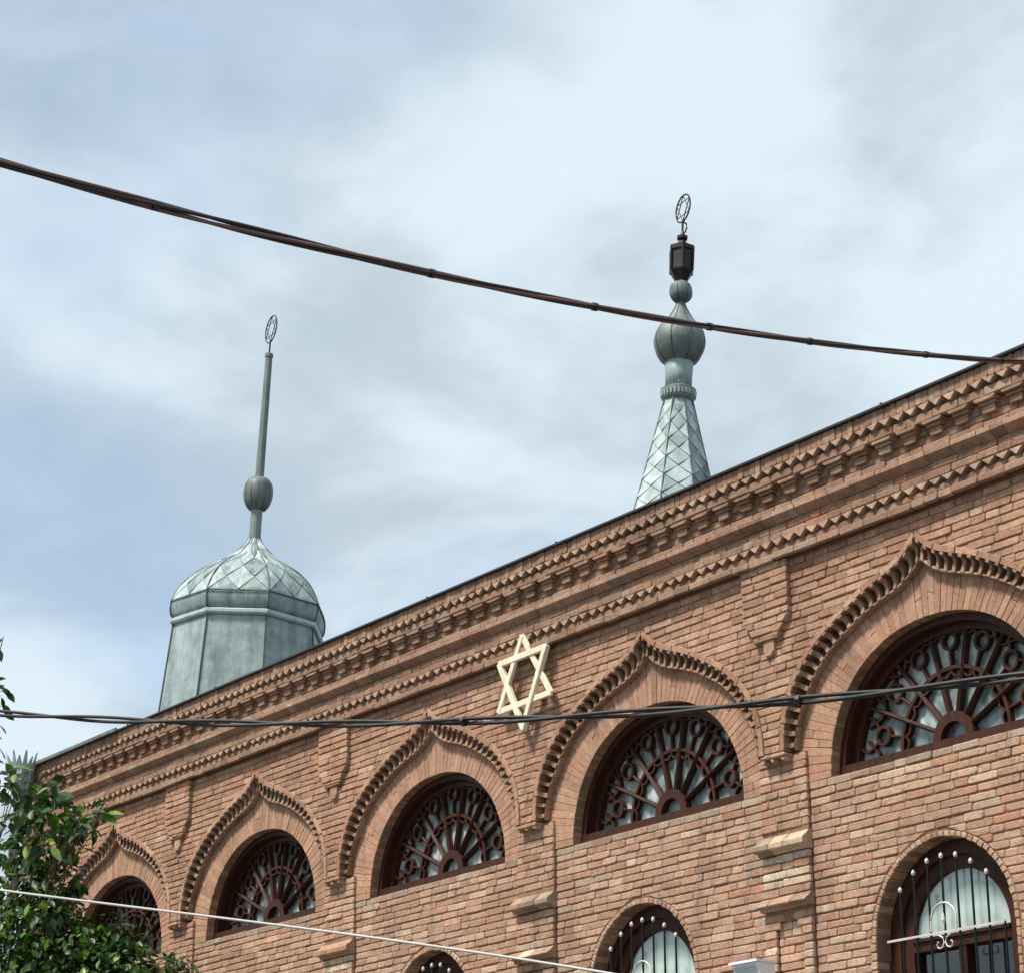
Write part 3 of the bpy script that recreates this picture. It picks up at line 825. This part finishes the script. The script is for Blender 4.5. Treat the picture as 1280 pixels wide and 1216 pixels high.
# ---- gutter hopper with crown and downpipe at the far corner
_h = at_y(27, 958, -.40); hx, hy = _h.x-.10, -.40
mb = MB()
mb.add(*tube([(hx+.02, hy, 1.55), (hx+.06, hy, 1.75), (hx+.10, hy, 2.02)], .06, 10))
mb.add(*lathe([(.065, 2.0), (.07, 2.05), (.13, 2.22), (.15, 2.26), (.15, 2.42), (.135, 2.42)], 8, hx+.10, hy, .4))
mb.add(*tube([(hx+.02, hy, 1.55), (XL-.13, -.22, 1.25), (XL-.13, -.22, GZ+.3)], .055, 10))
hp = bpart('downpipe', mb, M['zinc'])
cr = MB(); n = 16
for q in range(n):
    a0, a1 = 2*math.pi*q/n, 2*math.pi*(q+1)/n; am = (a0+a1)/2; r_ = .152; h = .16 if q % 2 else .10
    p = lambda a, z, r__=r_: (hx+.10+r__*math.cos(a), hy+r__*math.sin(a), z)
    o = len(cr.v)
    cr.add([p(a0, 2.40), p(a1, 2.40), p(a1, 2.44), p(am+.06, 2.42+h, .19), p(am, 2.44+h, .20), p(am-.06, 2.42+h, .19), p(a0, 2.44)], [(0, 1, 2, 3, 4, 5, 6)])
cr.build('crown', M['zinc'], hp)
gu = MB().add(*box(XC0-.14, XL+2.4, -.30, -.275, 2.452, 2.486)).add(*box(XC0-.2, XC0-.14, -.42, -.275, 2.452, 2.486)); bpart('gutter', gu, M['zinc_dark'])

# ------------------------------------------------------------------ star on the wall
st = empty('star_emblem', (7.535, -.16, .998))
tag(st, 'pale wooden six-pointed star fixed to the spandrel brickwork', 'star')
SV = dict(T=(7.527, 1.838), B=(7.546, .998), UL=(7.195, 1.655), UR=(7.883, 1.664), LL=(7.184, 1.223), LR=(7.933, 1.243))
for (a, b), y in ((('T', 'LL'), -.193), (('LL', 'LR'), -.190), (('LR', 'T'), -.187), (('UL', 'UR'), -.198), (('UR', 'B'), -.205), (('B', 'UL'), -.200)):
    p, q = Vector(SV[a]), Vector(SV[b]); cpt = Vector((7.545, 1.436)); sh = .02
    p = p+(cpt-p).normalized()*sh; q = q+(cpt-q).normalized()*sh
    t = (q-p).normalized(); nn = Vector((-t.y, t.x))*.027
    v, f = piece([tuple(p-nn-t*.012), tuple(q-nn+t*.012), tuple(q+nn+t*.012), tuple(p+nn-t*.012)], y, -.164, .005)
    o = MB().add([tuple(Vector(c)-st.location) for c in v], f).build('slat', M['star'], st)
for x_, z_ in ((7.36, 1.65), (7.70, 1.65), (7.38, 1.24), (7.72, 1.25)):
    MB().add([tuple(Vector(c)-st.location) for c in box(x_-.015, x_+.015, -.1645, -.095, z_-.015, z_+.015)[0]], box(0, 1, 0, 1, 0, 1)[1]).build('fixing', M['iron'], st)

# ------------------------------------------------------------------ tin dome turret and spire
def axis_frame(base, bpx, tpx):
    """rotation that leans +z towards the seen top of the axis"""
    n_ = Vector((F.x, F.y, 0)).normalized()
    tp = at_plane(*tpx, base, n_); bp = at_plane(*bpx, base, n_)
    return (tp-bp).normalized()
def shingles(root, base_obj, prof, nf, ph, rows, across, name, m, zlo, zhi):
    """diamond plates on the facets of an n-sided lathe; prof: list of (r,z)"""
    pz = np.array([z for r, z in prof]); prr = np.array([r for r, z in prof])
    def S(fi, u, v_, off):
        z = zlo+(zhi-zlo)*v_; r = float(np.interp(z, pz, prr)); dz = .01
        sl = (np.interp(z+dz, pz, prr)-np.interp(z-dz, pz, prr))/(2*dz)
        a0, a1 = ph+2*math.pi*fi/nf, ph+2*math.pi*(fi+1)/nf; t = (u+1)/2
        p = Vector((r*(math.cos(a0)*(1-t)+math.cos(a1)*t), r*(math.sin(a0)*(1-t)+math.sin(a1)*t), z)); am = (a0+a1)/2
        nn = Vector((math.cos(am), math.sin(am), -sl)).normalized(); return p+nn*off
    for fi in range(nf):
        for j in range(rows+1):
            hv = 1/rows; odd = j % 2
            us = [-1+(2*i+1)/across for i in range(across)] if not odd else [-1+2*i/across for i in range(across+1)]
            for u in us:
                v0 = j*hv
                hu = 1/across
                cell = [(u, v0-hv), (u+hu, v0), (u, v0+hv), (u-hu, v0)]
                # clip to facet and to the covered height
                def clip(poly, fn):
                    o = []
                    for i in range(len(poly)):
                        a, b = poly[i], poly[(i+1) % len(poly)]; fa, fb = fn(a), fn(b)
                        if fa >= 0: o.append(a)
                        if (fa >= 0) != (fb >= 0):
                            s = fa/(fa-fb); o.append((a[0]+(b[0]-a[0])*s, a[1]+(b[1]-a[1])*s))
                    return o
                for fn in (lambda q: 1-q[0], lambda q: q[0]+1, lambda q: q[1], lambda q: 1-q[1]):
                    cell = clip(cell, fn) if cell else cell
                if len(cell) < 3: continue
                c = (sum(q[0] for q in cell)/len(cell), sum(q[1] for q in cell)/len(cell))
                cell = [(c[0]+(q[0]-c[0])*.955, c[1]+(q[1]-c[1])*.955) for q in cell]
                if abs(area2(cell)) < .001: continue
                # refine edges so plates follow the curve
                ref = []
                for i in range(len(cell)):
                    a, b = cell[i], cell[(i+1) % len(cell)]; ref += [a, ((a[0]+b[0])/2, (a[1]+b[1])/2)]
                vv = [S(fi, q[0], q[1], .006+.010*max(0, (c[1]-q[1])/hv)) for q in ref]+[S(fi, c[0], c[1], .009)]
                lo = [S(fi, q[0], q[1], -.002) for q in ref]; nn = len(ref)
                ctr = sum(vv, Vector())/len(vv)
                mb = MB().add([tuple(q-ctr) for q in vv+lo], [(i, (i+1) % nn, nn) for i in range(nn)]+[(i, nn+1+i, nn+1+(i+1) % nn, (i+1) % nn) for i in range(nn)])
                link(name, mb.mesh(name, m), root, ctr)
def ribs(prof, nf, ph, r=.008):
    mb = MB()
    for k in range(nf):
        a = ph+2*math.pi*k/nf; mb.add(*tube([((q+.006)*math.cos(a), (q+.006)*math.sin(a), z) for q, z in prof], r, 5))
    return mb

def solve_z(o, a, y):
    lo, hi = -2., 9.
    for _ in range(40):
        m_ = (lo+hi)/2
        if pix(o+a*m_)[1] > y: lo = m_
        else: hi = m_
    return lo
def spl(prof, k=5):
    n_ = len(prof); o = []
    for i in range(n_-1):
        p = [np.array(prof[min(max(i+d, 0), n_-1)]) for d in (-1, 0, 1, 2)]
        for q in range(k):
            u = q/k; o.append(tuple(.5*(2*p[1]+(p[2]-p[0])*u+(2*p[0]-5*p[1]+4*p[2]-p[3])*u*u+(3*p[1]-p[0]-3*p[2]+p[3])*u**3)))
    return o+[tuple(prof[-1])]
# dome
dc = at_y(309, 790, 1.6); sc = (dc-CAM).dot(F)/FPX           # metres per pixel at the dome
view = math.atan2(CAM.y-dc.y, CAM.x-dc.x)                     # direction towards the camera
ph = view + R(13.7)
z0d = 2.45
dome = empty('dome_turret', (dc.x, dc.y, z0d))
tag(dome, 'grey sheet-metal onion dome on an octagonal drum, tall thin pole', 'dome')
ax = axis_frame(dc, (309, 790), (336, 450)); axd = ax.copy(); dome.rotation_euler = Vector((0, 0, 1)).rotation_difference(ax).to_euler()
# keep the ring where it is seen although the axis leans
dome.location = dc-ax*((dc.z-z0d)/ax.z)
H = (dc.z-z0d)/ax.z
s_ = sc; cosv = 1/.955
Rr = 97*s_
drum = MB().add(*lathe([(Rr*1.13, -.6), (Rr*.965, H-.02), (Rr*.96, H)], 8, 0, 0, ph)); dr = drum.build('drum', M['zinc'], dome)
pr = [(Rr*1.13, -.6), (Rr*.965, H-.02)]
ribs(pr, 8, ph, .010).build('seam', M['seam'], dr)
rg = MB().add(*lathe([(Rr*.95, H-.03), (Rr*1.0, H-.022), (Rr*1.015, H+.0), (Rr*1.015, H+.03), (Rr*.985, H+.05), (Rr*.96, H+.055)], 8, 0, 0, ph)); rg.build('ring_moulding', M['zinc'], dome)
hz = lambda y: solve_z(dome.location, axd, y)
dprof = spl([(r*s_, max(H+.052, hz(794-h))) for r, h in ((94, 3), (97.5, 13), (99, 23), (97.5, 33), (93, 43), (83.5, 57), (66, 73), (49, 83), (36, 91), (26, 99), (18.5, 106), (12.5, 112), (8.5, 118), (7.8, 121))], 4)
cap = MB().add(*lathe(dprof, 8, 0, 0, ph)); cp_ = cap.build('cap', M['zinc'], dome)
ribs(dprof[:-1], 8, ph, .009).build('seam', M['seam'], dome)
zs = [z for r, z in dprof]
shingles(dome, cp_, dprof, 8, ph, 5, 2, 'metal_shingle', M['zinc'], zs[11], zs[-3])
a = MB()
for k in range(8):
    g0, g1 = ph+2*math.pi*k/8, ph+2*math.pi*(k+1)/8; ZB = zs[11]-.01; rr_ = np.interp(ZB, zs, [r for r, z in dprof])+.012
    a.add(*tube([(rr_*math.cos(g0), rr_*math.sin(g0), ZB), (rr_*math.cos(g1), rr_*math.sin(g1), ZB)], .006, 5))
a.build('band_seam', M['seam'], dome)
hz = lambda y: solve_z(dome.location, axd, y)
MB().add(*lathe([(7.6*s_, hz(678)), (7.4*s_, hz(640)), (7.2*s_, hz(628))], 14)).build('pole', M['zinc_dark'], dome)
bp = spl([(7*s_, hz(638)), (12*s_, hz(635.5)), (16.5*s_, hz(628)), (18.4*s_, hz(617)), (17*s_, hz(606)), (12.5*s_, hz(600)), (6*s_, hz(597))], 4); bl = MB().add(*lathe(bp, 30))
bo = bl.build('ball', M['zinc_dark'], dome, True)
ribs([(r-.006, z) for r, z in bp[2:-2]], 12, 0, .004).build('seam', M['seam'], bo)
MB().add(*lathe([(5.6*s_, hz(600)), (4.6*s_, hz(448)), (5.4*s_, hz(447)), (5.4*s_, hz(443)), (1.5*s_, hz(441))], 12)).build('pole', M['zinc_dark'], dome)
def finial(root, zc, rx, rz, zb, m, ang, thick):
    """star inside an upright ring on a short stem; ang = heading of its plane"""
    ca, sa = math.cos(ang), math.sin(ang)
    P3 = lambda u, h: (u*ca, u*sa, zc+h)
    n_ = 28
    rb = MB().add(*tube([P3(rx*math.cos(2*math.pi*i/n_), rz*math.sin(2*math.pi*i/n_)) for i in range(n_+1)], thick, 5)); o = rb.build('finial_ring', m, root)
    sb = MB()
    for off in (90, 270):
        tri = [P3(rx*math.cos(R(off+120*q)), rz*math.sin(R(off+120*q))) for q in range(4)]
        for q in range(3): sb.add(*tube([tri[q], tri[q+1]], thick*.65, 4))
    sb.build('finial_star', m, root)
    MB().add(*tube([(0, 0, zb), (0, 0, zc-rz)], thick*1.3, 6)).build('finial_stem', m, root)
fy = view+R(90)
finial(dome, hz(412), 18.5*s_, 18.5*s_, hz(443), M['rust_iron'], view+R(22), .008)

# spire
sp_c = at_y(845, 605, 2.6); s2 = (sp_c-CAM).dot(F)/FPX
view2 = math.atan2(CAM.y-sp_c.y, CAM.x-sp_c.x); ph2 = view2+R(-18.5)
sp = empty('lantern_spire', (sp_c.x, sp_c.y, 2.7))
tag(sp, 'grey sheet-metal cone spire with bulb and dark lantern finial', 'spire')
ax = axis_frame(sp_c, (844, 605), (852, 296)); sp.rotation_euler = Vector((0, 0, 1)).rotation_difference(ax).to_euler()
zb0 = 2.68
sp.location = sp_c-ax*((sp_c.z-zb0)/ax.z); H2 = (sp_c.z-zb0)/ax.z
axs = ax.copy(); hz2 = lambda y: solve_z(sp.location, axs, y)
cone = [(45*s2+.255*(H2)/1.05*1.0, 0), (45*s2, H2), (18.5*s2, hz2(503))]
cn = MB().add(*lathe(cone, 8, 0, 0, ph2)).build('cone', M['zinc'], sp)
ribs(cone, 8, ph2, .009).build('seam', M['seam'], sp)
shingles(sp, cn, cone, 8, ph2, 22, 1, 'metal_shingle', M['zinc'], .02, hz2(512))
MB().add(*lathe([(18*s2, hz2(504)), (21*s2, hz2(500)), (22.5*s2, hz2(493)), (22.8*s2, hz2(488.5)), (20*s2, hz2(487)), (17*s2, hz2(486))], 20)).build('collar', M['zinc_dark'], sp)
tb = MB()
for q in range(28):
    a_ = 2*math.pi*q/28; c_ = Vector((math.cos(a_), math.sin(a_), 0)); t_ = Vector((-math.sin(a_), math.cos(a_), 0))
    r0 = 22.6*s2; zt_, zb_ = hz2(492), hz2(498)
    pts = [c_*(r0)+t_*.012, c_*(r0)-t_*.012]
    v = [tuple(p+Vector((0, 0, zt_))) for p in pts]+[tuple(c_*(r0*.97)+t_*sg*.012+Vector((0, 0, zb_))) for sg in (-1, 1)]+[tuple(c_*(r0*1.04)+t_*sg*.010+Vector((0, 0, zt_))) for sg in (1, -1)]+[tuple(c_*(r0*1.0)+t_*sg*.010+Vector((0, 0, zb_))) for sg in (-1, 1)]
    tb.add(v, [(4, 5, 6, 7), (0, 4, 7, 3), (1, 2, 6, 5), (0, 1, 5, 4), (3, 7, 6, 2)])
tb.build('collar_dentils', M['zinc'], sp)
MB().add(*lathe([(16.8*s2, hz2(488)), (17.3*s2, hz2(470)), (19*s2, hz2(445))], 16, 0, 0, ph2)).build('neck', M['zinc'], sp, True)
bprof = [(17.5*s2, hz2(455)), (24*s2, hz2(450)), (30*s2, hz2(441)), (33.3*s2, hz2(430)), (31.5*s2, hz2(419)), (26*s2, hz2(410)), (18*s2, hz2(402)), (12*s2, hz2(393)), (7.5*s2, hz2(385)), (5.2*s2, hz2(378)), (5*s2, hz2(373))]; bprof = spl(bprof, 4)
bo = MB().add(*lathe(bprof, 40, 0, 0, ph2)).build('bulb', M['zinc_dark'], sp, True); ribs([(r-.005, z) for r, z in bprof], 8, ph2, .006).build('seam', M['seam'], bo)
b2 = [(5*s2, hz2(379)), (10*s2, hz2(376)), (13.6*s2, hz2(371)), (14.4*s2, hz2(365)), (13*s2, hz2(358)), (9*s2, hz2(354)), (7*s2, hz2(353))]; b2 = spl(b2, 4)
b2o = MB().add(*lathe(b2, 30, 0, 0, ph2)).build('ball', M['zinc_dark'], sp, True); ribs([(r-.004, z) for r, z in b2], 6, ph2, .004).build('seam', M['seam'], b2o)
# lantern: six-sided, dark
n6 = 6; phl = view2+R(4)
lt = MB().add(*lathe([(6.5*s2, hz2(355)), (16*s2, hz2(341)), (16.5*s2, hz2(339.5))], n6, 0, 0, phl)); lo_ = lt.build('lantern_base', M['bronze'], sp)
MB().add(*lathe([(14.8*s2, hz2(340)), (15.2*s2, hz2(314))], n6, 0, 0, phl)).build('lantern_glass', M['bronze'], sp)
for q in range(6):
    a_ = phl+2*math.pi*q/6
    MB().add(*tube([(16.2*s2*math.cos(a_), 16.2*s2*math.sin(a_), hz2(341)), (16.8*s2*math.cos(a_), 16.8*s2*math.sin(a_), hz2(312))], .011, 5)).build('lantern_post', M['bronze'], sp)
MB().add(*lathe([(17.2*s2, hz2(315)), (17.4*s2, hz2(310)), (10*s2, hz2(307)), (5.5*s2, hz2(304)), (4.6*s2, hz2(301)), (7.6*s2, hz2(299.5)), (7.8*s2, hz2(296.5)), (3.5*s2, hz2(294)), (2*s2, hz2(290))], n6, 0, 0, phl)).build('lantern_roof', M['bronze'], sp)
finial(sp, hz2(261), 18.5*s2, 19*s2, hz2(292), M['rust_iron'], view2+R(30), .009)
MB().add(*tube([(3*s2, 1.5*s2, hz2(292)), (5*s2, 3*s2, hz2(286)), (4.5*s2, 2.5*s2, hz2(281)), (0, 0, hz2(277))], .009, 5)).build('finial_scroll', M['rust_iron'], sp)

# ------------------------------------------------------------------ cables
def hang(pxs, dA, dB, extL, extR):
    """pixel polyline -> points on one vertical plane; dA, dB = distances along the first and last rays"""
    A = CAM+ray(*pxs[0])*dA; B = CAM+ray(*pxs[-1])*dB
    h = Vector((B.x-A.x, B.y-A.y, 0)).normalized(); nn = Vector((-h.y, h.x, 0))
    s = []; z = []
    for q in pxs:
        p = at_plane(*q, A, nn); s.append((p-A).dot(h)); z.append(p.z)
    co = np.polyfit(s, z, 3)
    res = []
    for t in np.linspace(s[0]-extL, s[-1]+extR, 110):
        if t < s[0]: zz_ = np.polyval(co, s[0])+(t-s[0])*np.polyval(np.polyder(co), s[0])
        elif t > s[-1]: zz_ = np.polyval(co, s[-1])+(t-s[-1])*np.polyval(np.polyder(co), s[-1])
        else: zz_ = np.polyval(co, t)
        res.append(Vector((A.x, A.y, 0))+h*t+Vector((0, 0, zz_)))
    return res
def cable(name, pts, strands, r, sep, turns, mats, label, ties=(), spread=None):
    root = empty(name, tuple(pts[0])); tag(root, label, 'cable')
    m = len(pts)
    for k in range(strands):
        q = []
        for i, p in enumerate(pts):
            t = (pts[min(i+1, m-1)]-pts[max(i-1, 0)]).normalized(); a = t.cross(Vector((0, 0, 1))).normalized(); b = a.cross(t)
            g = 2*math.pi*(k/strands+turns*i/(m-1)); sp_ = sep*(1 if spread is None else spread(i/(m-1)))
            q.append(p+(a*math.cos(g)+b*math.sin(g))*sp_-pts[0])
        MB().add(*tube(q, r, 6)).build('strand', M[mats[k % len(mats)]], root, True)
    for f in ties:
        i = int(f*(m-1)); p = pts[i]-pts[0]; t = (pts[min(i+1, m-1)]-pts[i-1]).normalized()
        MB().add(*tube([p-t*.012, p+t*.012], sep+r+.004, 8)).build('tie', M['cable_black'], root)
    return root
up_px = [(0, 201), (100, 233), (200, 261), (307, 286), (400, 310), (500, 334), (607, 357), (700, 375), (773, 388), (890, 409), (1025, 430), (1150, 443), (1280, 453)]
pts = hang(up_px, 8.5, 15.0, 2.5, 1.2)
cable('overhead_cable_bundle', pts, 4, .0078, .0098, 3.5, ['cable_black', 'cable_brown', 'cable_black', 'cable_brown'], 'thick brown-black cable bundle crossing the open sky above the roof', (.28, .42, .52, .60, .68, .79, .88), lambda f: 1+.5*math.exp(-((f-.30)/.06)**2))
mid_px = [(0, 892), (150, 897), (250, 902), (400, 906), (520, 904), (640, 899), (750, 893), (850, 886), (930, 880), (1050, 869), (1160, 858), (1280, 846)]
pts = hang(mid_px, 15.5, 11.0, 2.5, 2.5)
cable('twisted_cable', pts, 2, .0112, .0140, 6, ['cable_black'], 'black twisted pair of cables strung across the arched windows', (.53, .70))
low_px = [(0, 1112), (200, 1137), (400, 1163), (600, 1190), (760, 1216)]
pts = hang(low_px, 12.0, 9.5, 2.5, 3.0)
cable('thin_cable', pts, 1, .0066, 0, 0, ['cable_grey'], 'thin pale grey cable passing in front of the leafy tree')

# ------------------------------------------------------------------ lamp at the pilaster foot
lp_ = at_y(918, 1207, -.34)
lamp = empty('wall_floodlight', (lp_.x+.13, -.05, lp_.z-.2)); tag(lamp, 'white box-shaped floodlight fixed low on the brick pilaster', 'floodlight')
o0 = lamp.location
def lpart(name, vf, m): MB().add([tuple(Vector(c)-o0) for c in vf[0]], vf[1]).build(name, M[m], lamp)
x_ = lp_.x; zt = lp_.z
hb = box(x_, x_+.27, -.36, -.20, zt-.22, zt); v = [list(c) for c in hb[0]]
for c in v:
    if c[1] < -.3 and c[2] < zt-.1: c[1] += .06
lpart('housing', (v, hb[1]), 'white'); lpart('hood', box(x_-.012, x_+.282, -.385, -.19, zt+.001, zt+.018), 'white')
lpart('lens', ([(x_+.02, -.372, zt-.02), (x_+.25, -.372, zt-.02), (x_+.25, -.31, zt-.20), (x_+.02, -.31, zt-.20), (x_+.02, -.36, zt-.02), (x_+.25, -.36, zt-.02), (x_+.25, -.30, zt-.20), (x_+.02, -.30, zt-.20)], [(0, 1, 2, 3), (4, 7, 6, 5), (0, 4, 5, 1), (3, 2, 6, 7)]), 'glass')
lpart('arm', box(x_+.11, x_+.16, -.20, -.034, zt-.14, zt-.09), 'iron')

# ------------------------------------------------------------------ tree
TY = -3.0
base = at_y(-120, 1150, TY); tb_ = Vector((base.x, base.y, GZ))
tree = empty('leafy_tree', tuple(tb_)); tag(tree, 'broad-leaved green tree standing before the corner of the brick building', 'tree')
# leaf: ovate with a point, folded along the midrib
LEAF_V = [(0, 0, 0), (.22, .34, .05), (.27, .60, .06), (.17, .85, .03), (0, 1.12, -.06), (-.17, .85, .03), (-.27, .60, .06), (-.22, .34, .05), (0, .55, -.02)]
LEAF_F = [(0, 1, 8), (1, 2, 8), (2, 3, 8), (3, 4, 8), (4, 5, 8), (5, 6, 8), (6, 7, 8), (7, 0, 8)]
LCOL = [lin((32, 58, 24)), lin((42, 74, 28)), lin((56, 92, 34)), lin((84, 124, 46)), lin((118, 150, 64))]
CL = [  # px, py, radius m, leaves, size, depth shift
 (12, 975, .16, 26, .13, .2), (46, 996, .22, 60, .14, 0), (70, 1016, .20, 44, .14, .1), (20, 1016, .20, 40, .13, .3), (52, 1050, .28, 95, .14, 0),
 (-10, 1060, .30, 70, .13, .4), (6, 1105, .26, 60, .13, .3), (84, 1060, .16, 34, .13, -.1), (58, 1100, .30, 110, .13, .1), (90, 1098, .13, 24, .11, 0), (30, 1075, .2, 40, .13, .2),
 (112, 1034, .13, 16, .15, -.2), (140, 1010, .07, 5, .15, -.2), (128, 1026, .09, 8, .14, -.2), (98, 1030, .12, 14, .14, -.2),
 (30, 1140, .38, 190, .13, 0), (75, 1140, .24, 90, .12, .1), (20, 1185, .42, 260, .13, .1), (75, 1185, .38, 260, .12, 0), (118, 1172, .24, 130, .11, .1), (150, 1186, .22, 120, .11, 0),
 (120, 1212, .34, 240, .12, -.1), (172, 1208, .18, 90, .11, -.1), (206, 1210, .13, 36, .11, -.1), (146, 1150, .08, 14, .11, .1), (180, 1176, .06, 9, .11, 0), (222, 1200, .08, 12, .11, -.1), (238, 1210, .05, 6, .10, -.1),
 (60, 1225, .45, 320, .12, .1), (-20, 1225, .5, 260, .13, .2), (-40, 1150, .4, 160, .13, .3), (170, 1235, .3, 140, .12, 0), (230, 1240, .2, 60, .11, 0),
 (-6, 795, .10, 10, .13, .1), (-8, 858, .09, 8, .13, .1), (-50, 860, .4, 90, .13, .3), (-50, 960, .45, 130, .13, .3), (-70, 790, .35, 70, .13, .2), (100, 1270, .5, 240, .12, .1), (0, 1290, .6, 240, .13, .2)]
NS = Vector((F.x, F.y, 0)).normalized()
cents = []; leaves = []
for px, py, rr_, n_, sz, ds in CL:
    c = at_plane(px, py, base, NS)+NS*ds; cents.append((c, rr_))
    if py > 1125: n_ = int(n_*1.5); sz *= .80
    for _ in range(n_):
        d = Vector((rnd.gauss(0, 1), rnd.gauss(0, 1), rnd.gauss(0, 1))).normalized()*rr_*(rnd.random()**.42)
        d.x *= 1.1; d += NS*rnd.gauss(0, rr_*.5)
        leaves.append((c+d, sz*rnd.uniform(.6, 1.25), d.normalized() if d.length > 1e-4 else Vector((0, 0, 1)), rnd.random()))
def leaf_matrix(p, s, d):
    ydir = (d*.7+Vector((rnd.gauss(0, .5), rnd.gauss(0, .5), rnd.gauss(-.55, .45)))).normalized()
    nrm = (Vector((rnd.gauss(0, .5), rnd.gauss(0, .5), 1.0))-NS*.35)
    xd = ydir.cross(nrm).normalized(); zd = xd.cross(ydir)
    return Matrix(((xd.x*s, ydir.x*s, zd.x*s, p.x), (xd.y*s, ydir.y*s, zd.y*s, p.y), (xd.z*s, ydir.z*s, zd.z*s, p.z), (0, 0, 0, 1)))
crown = MB(); solo = []
inv = Matrix.Translation(-tb_)
def pick():
    u = rnd.random(); i = 0 if u < .28 else 1 if u < .58 else 2 if u < .80 else 3 if u < .94 else 4
    k = rnd.uniform(.8, 1.2); return tuple(c*k for c in LCOL[i])
LEAFM = []
for i in range(5):
    LEAFM.append(MB().add(LEAF_V, LEAF_F, LCOL[i]).mesh('leaf', M['leaf'], True))
order = sorted(range(len(leaves)), key=lambda i: (leaves[i][0]-CAM).dot(F)-leaves[i][1]*14)
solo_set = set()
for i in order:
    x_, y_ = pix(leaves[i][0])
    if 0 < x_ < 1280 and 0 < y_ < 1216: solo_set.add(i)
    if len(solo_set) >= 260: break
for i, (p, s, d, u) in enumerate(leaves):
    mt = inv @ leaf_matrix(p, s, d)
    if i in solo_set:
        o = link('leaf', LEAFM[0 if u < .2 else 1 if u < .5 else 2 if u < .76 else 3 if u < .93 else 4], tree); o.matrix_local = mt
    else: crown.add([tuple(mt @ Vector(v)) for v in LEAF_V], LEAF_F, pick())
co = crown.build('crown', M['leaf'], tree, True); tag(co, kind='stuff')
# trunk and limbs
fork = Vector((.1, .1, 3.6))
tr = MB().add(*tube([(0, 0, -.1), (.03, .02, 1.2), (.0, .06, 2.4), tuple(fork)], .16, 10, True, lambda f: .17-.07*f))
tr.build('trunk', M['bark'], tree, True)
for ci_, (c, rr_) in enumerate(cents):
    if rr_ > .15 and ci_ % 2: continue
    l = c-tb_; s0 = fork if l.z > 3.2 else Vector((0, .06, 2.3)); mid = s0.lerp(l, .5)+Vector((rnd.gauss(0, .2), rnd.gauss(0, .2), -.12+rnd.gauss(0, .15)))
    pts = [s0, s0.lerp(mid, .6)+Vector((0, 0, .05)), mid, mid.lerp(l, .55), l]
    r0 = .008+.016*rr_
    MB().add(*tube(pts, r0, 6, True, lambda f, r0=r0: r0*(1-.85*f)+.003)).build('branch', M['bark'], tree, True)
    if rr_ < .3:
        for _ in range(3):
            e = l+Vector((rnd.gauss(0, 1), rnd.gauss(0, 1), rnd.gauss(0, 1)))*rr_*.6
            MB().add(*tube([pts[3], (pts[3]+e)/2+Vector((0, 0, .02)), e], .005, 4)).build('twig', M['bark'], tree)
